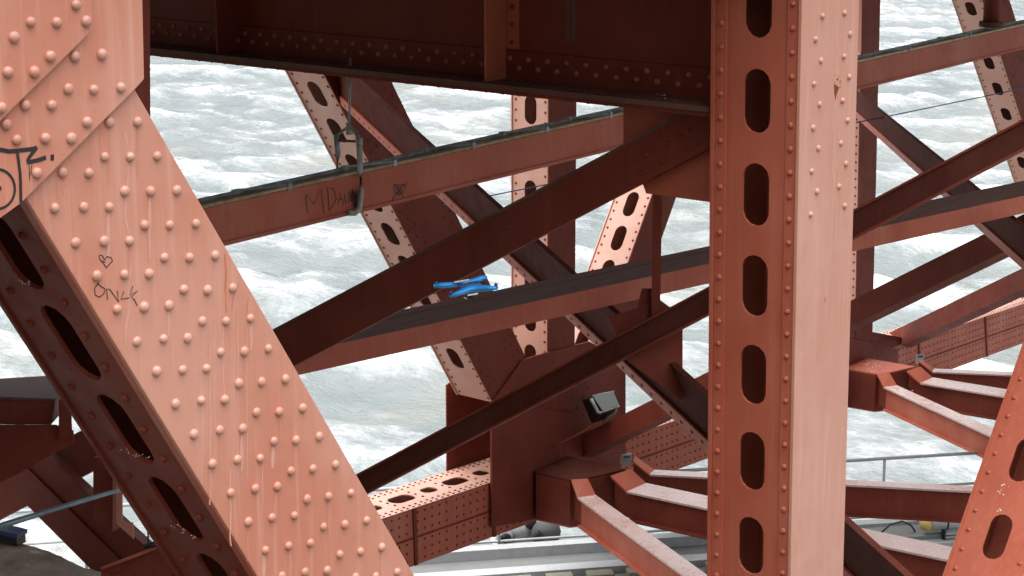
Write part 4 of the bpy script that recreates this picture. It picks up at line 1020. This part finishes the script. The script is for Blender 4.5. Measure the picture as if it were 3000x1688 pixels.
while s < Lr:
    p = ra + rd * s; mb = MB(); mb.tube([p - ZZ * 1.2, p], 0.024, 8); mb.build('post', 'rail', th); s += 2.1
zd = zr - 1.15
# platform body, nearer than the rail
th = Thing('platform', 'pale grey waterside platform with kerb beams below the far chord', 'platform', ra - rn * 2 + ZZ * (zd - zr - 0.5))
def S(s, o, z): return ra + rd * s - rn * o + ZZ * (z - zr)
mb = MB(); mb.prism([S(-8, -0.12, zd), S(Lr + 8, -0.12, zd), S(Lr + 8, 4.5, zd), S(-8, 4.5, zd)], -ZZ * 0.4); mb.build('floor_slab', 'deck', th)
mb = MB(); mb.prism([S(-8, 0.10, zd + 0.002), S(Lr + 8, 0.10, zd + 0.002), S(Lr + 8, 0.30, zd + 0.002), S(-8, 0.30, zd + 0.002)], ZZ * 0.16); mb.build('kerb_beam', 'rail', th)
mb = MB(); mb.prism([S(-8, 0.9, zd + 0.003), S(Lr + 8, 0.9, zd + 0.003), S(Lr + 8, 1.15, zd + 0.003), S(-8, 1.15, zd + 0.003)], ZZ * 0.10); mb.build('kerb_beam', 'rail', th)
# legs into the water
for s in np.arange(1.0, Lr, 6.0):
    for o in (0.5, 4.0):
        mb = MB(); mb.tube([S(s, o, -2.0), S(s, o, zd - 0.38)], 0.22, 10); mb.build('pile', 'deck', th)
# cream blocks
bs = (RZ(1700, 1670, zd) - ra).dot(rd)
for k in range(-3, 9):
    mb = MB(); a_ = S(bs + k * 0.62, 1.55, zd + 0.003); mb.prism([a_, a_ + rd * 0.40, a_ + rd * 0.40 + rn * 0.22, a_ + rn * 0.22], ZZ * 0.14)
    o = mb.build('cream_block', 'cream', None, bevel=0.01); tag(o, 'cream block in the row along the platform floor', 'block', 'row of cream blocks on the platform')
# white machinery
def at(px, py, z=None): return RZ(px, py, z if z is not None else zd)
mp = at(1520, 1588)
th = Thing('winch', 'white drum winch with dark hubs on the platform below the chord', 'machine', mp)
mb = MB(); mb.tube([mp + ZZ * 0.22 + rd * 0.05 - rn * 0.15, mp + ZZ * 0.22 + rd * 0.05 + rn * 0.25], 0.20, 16); mb.build('drum', 'rail', th)
mb = MB(); mb.tube([mp + ZZ * 0.16 - rd * 0.25 - rn * 0.2, mp + ZZ * 0.16 - rd * 0.25 + rn * 0.1], 0.13, 14); mb.build('motor', 'rail', th)
mb = MB(); mb.tube([mp + ZZ * 0.16 - rd * 0.25 - rn * 0.215, mp + ZZ * 0.16 - rd * 0.25 - rn * 0.201], 0.085, 14); mb.build('hub', 'black', th)
mb = MB(); mb.tube([mp + ZZ * 0.36 + rd * 0.16 - rn * 0.19, mp + ZZ * 0.36 + rd * 0.16 - rn * 0.155], 0.09, 14); mb.build('hub', 'black', th)
mb = MB(); mb.tube([mp + ZZ * 0.2 + rd * 0.4 - rn * 0.2, mp + ZZ * 0.2 + rd * 0.4 + rn * 0.1], 0.24, 16); mb.build('drum', 'deck', th)
mb = MB(); mb.bar(mp - rd * 0.45 + ZZ * 0.03, mp + rd * 0.65 + ZZ * 0.03, rn * 0.25, ZZ * 0.028); mb.build('base', 'rail', th)
for k in range(5):
    mb = MB(); mb.tube([mp + ZZ * (0.14 + 0.03 * k) + rd * (0.1 + 0.04 * k) - rn * 0.22, mp + ZZ * (0.10 + 0.02 * k) + rd * (0.22 + 0.03 * k) - rn * 0.24], 0.012, 6); mb.build('hose', 'black', th)
tk = at(2760, 1590)
th = Thing('raft_canister', 'white canister with yellow end cap strapped in a cradle on the platform', 'canister', tk)
mb = MB(); mb.tube([tk - rd * 0.24 + ZZ * 0.34, tk + rd * 0.40 + ZZ * 0.34], 0.12, 16); mb.build('shell', 'rail', th)
mb = MB(); mb.tube([tk - rd * 0.36 + ZZ * 0.34, tk - rd * 0.245 + ZZ * 0.34], [0.10, 0.125], 16); mb.build('end_cap', 'yellow', th)
mb = MB(); mb.tube([tk + rd * 0.02 + ZZ * 0.34, tk + rd * 0.05 + ZZ * 0.34], 0.124, 16); mb.build('strap', 'black', th)
for k in range(4):
    mb = MB(); mb.bar(tk - rd * 0.02 + ZZ * (0.03 + 0.055 * k) - rn * 0.1, tk + rd * 0.55 + ZZ * (0.03 + 0.055 * k) - rn * 0.1, rn * 0.05, ZZ * 0.012); mb.build('cradle_slat', 'rail', th)
for s_ in (-0.03, 0.5):
    mb = MB(); mb.bar(tk + rd * s_ + ZZ * 0.0 - rn * 0.1, tk + rd * s_ + ZZ * 0.26 - rn * 0.1, rd * 0.015, rn * 0.06); mb.build('cradle_post', 'black', th)
bx = at(2640, 1590)
th = Thing('gear_locker', 'low grey locker with a bent hose on the platform beside the canister', 'locker', bx)
mb = MB(); mb.prism([bx - rd * 0.6 - rn * 0.2, bx + rd * 0.75 - rn * 0.2, bx + rd * 0.75 + rn * 0.3, bx - rd * 0.6 + rn * 0.3], ZZ * 0.17); mb.build('locker_body', 'deck', th, bevel=0.01)
mb = MB(); mb.tube([bx - rd * 0.35 + ZZ * 0.18, bx - rd * 0.2 + ZZ * 0.32, bx + rd * 0.0 + ZZ * 0.36, bx + rd * 0.15 + ZZ * 0.28, bx + rd * 0.22 + ZZ * 0.18], 0.015, 8); mb.build('hose', 'black', th)

# ================================================================== BRIDGE DECK OVERHEAD (keeps the steel below in shade)
th = Thing('bridge_deck', 'bridge roadway slab spanning above the steel framing', 'bridge deck', (20, 5.3, 25.3))
mb = MB(); mb.prism([Vector((-12.7, -0.1, 23.75)), Vector((90, -0.1, 23.75)), Vector((90, 10.45, 23.75)), Vector((-12.7, 10.45, 23.75))], ZZ * 0.6); mb.build('slab', 'asphalt', th)

# ================================================================== DRONE
dd = 9.0
dr = Thing('blue_drone', 'bright blue quadcopter drone hovering above the planked beam', 'drone', P(1365, 850, dd))
zs = 7.36
def D(x, y, o=0.0): return P(1200 + x / zs, 760 + y / zs, dd + o)
def arm(pts, rads, flat, mat, name):
    mb = MB(); n = 10; prev = None
    P3 = [D(*p) for p in pts]; o0 = 0
    for i, p in enumerate(P3):
        d = (P3[min(i + 1, len(P3) - 1)] - P3[max(i - 1, 0)]).normalized()
        b = d.cross(UP).normalized(); u = b.cross(d).normalized(); rads[i] *= 1.3
        for k in range(n):
            t = 2 * math.pi * k / n
            mb.v.append(p + b * math.cos(t) * rads[i] * 1.5 + u * math.sin(t) * rads[i] * flat)
    for i in range(len(P3) - 1):
        for k in range(n): mb.f.append((i * n + k, i * n + (k + 1) % n, (i + 1) * n + (k + 1) % n, (i + 1) * n + k))
    mb.f.append(tuple(range(n))[::-1]); mb.f.append(tuple((len(P3) - 1) * n + k for k in range(n))); mb.sm = True
    return mb.build(name, mat, dr)
arm([(870, 795, -0.04), (1000, 750, -0.03), (1160, 690, -0.02), (1300, 640, 0), (1500, 625, 0.0), (1700, 620, -0.03), (1885, 618, -0.05)], [0.006, 0.010, 0.013, 0.015, 0.015, 0.012, 0.008], 0.9, 'blue', 'near_arm')
arm([(535, 575, 0.05), (700, 560, 0.06), (960, 545, 0.08), (1200, 515, 0.09), (1400, 460, 0.11), (1560, 400, 0.13), (1650, 375, 0.14)], [0.010, 0.013, 0.012, 0.011, 0.012, 0.011, 0.008], 0.85, 'blue', 'far_arm')
bd = MB(); bd.hexa([D(1010, 545, 0.0), D(1500, 480, 0.0), D(1580, 590, -0.01), D(1160, 700, -0.02)], [D(1010, 515, 0.10), D(1490, 450, 0.10), D(1560, 560, 0.09), D(1160, 660, 0.09)]); bd.build('body', 'navy', dr, bevel=0.006)
mb = MB(); mb.hexa([D(1100, 660, -0.01), D(1500, 610, -0.01), D(1520, 690, -0.01), D(1240, 740, -0.01)], [D(1100, 640, 0.06), D(1500, 590, 0.06), D(1520, 670, 0.06), D(1240, 715, 0.06)]); mb.build('battery', 'black', dr, bevel=0.005)
for (x, y, o, s) in ((1862, 600, -0.05, 1), (1625, 400, 0.14, -1), (890, 770, -0.04, 1), (575, 560, 0.05, 1)):
    mb = MB(); a_ = D(x, y, o); mb.tube([a_, a_ + UP * 0.016 * s, a_ + UP * 0.020 * s], [0.0085, 0.0085, 0.005], 12); mb.build('motor', 'navy', dr)
for (xa, ya, xb, yb, o) in ((965, 492, 1280, 440, 0.05), (1255, 775, 1475, 735, -0.06), (1150, 520, 1260, 505, 0.05)):
    mb = MB(); p, q = D(xa, ya, o), D(xb, yb, o); bv = (q - p).normalized().cross(FW).normalized()
    mb.bar(p, q, FW * 0.008, bv * 0.0035); mb.build('propeller', 'prop', dr)
mb = MB(); mb.tube([D(1255, 800, -0.03), D(1350, 812, -0.03), D(1470, 780, -0.03)], [0.008, 0.012, 0.007], 10); mb.build('camera_gimbal', 'black', dr)
mb = MB(); mb.tube([D(1165, 822, -0.03), D(1245, 855, -0.03)], 0.0018, 6); mb.build('antenna', 'prop', dr)
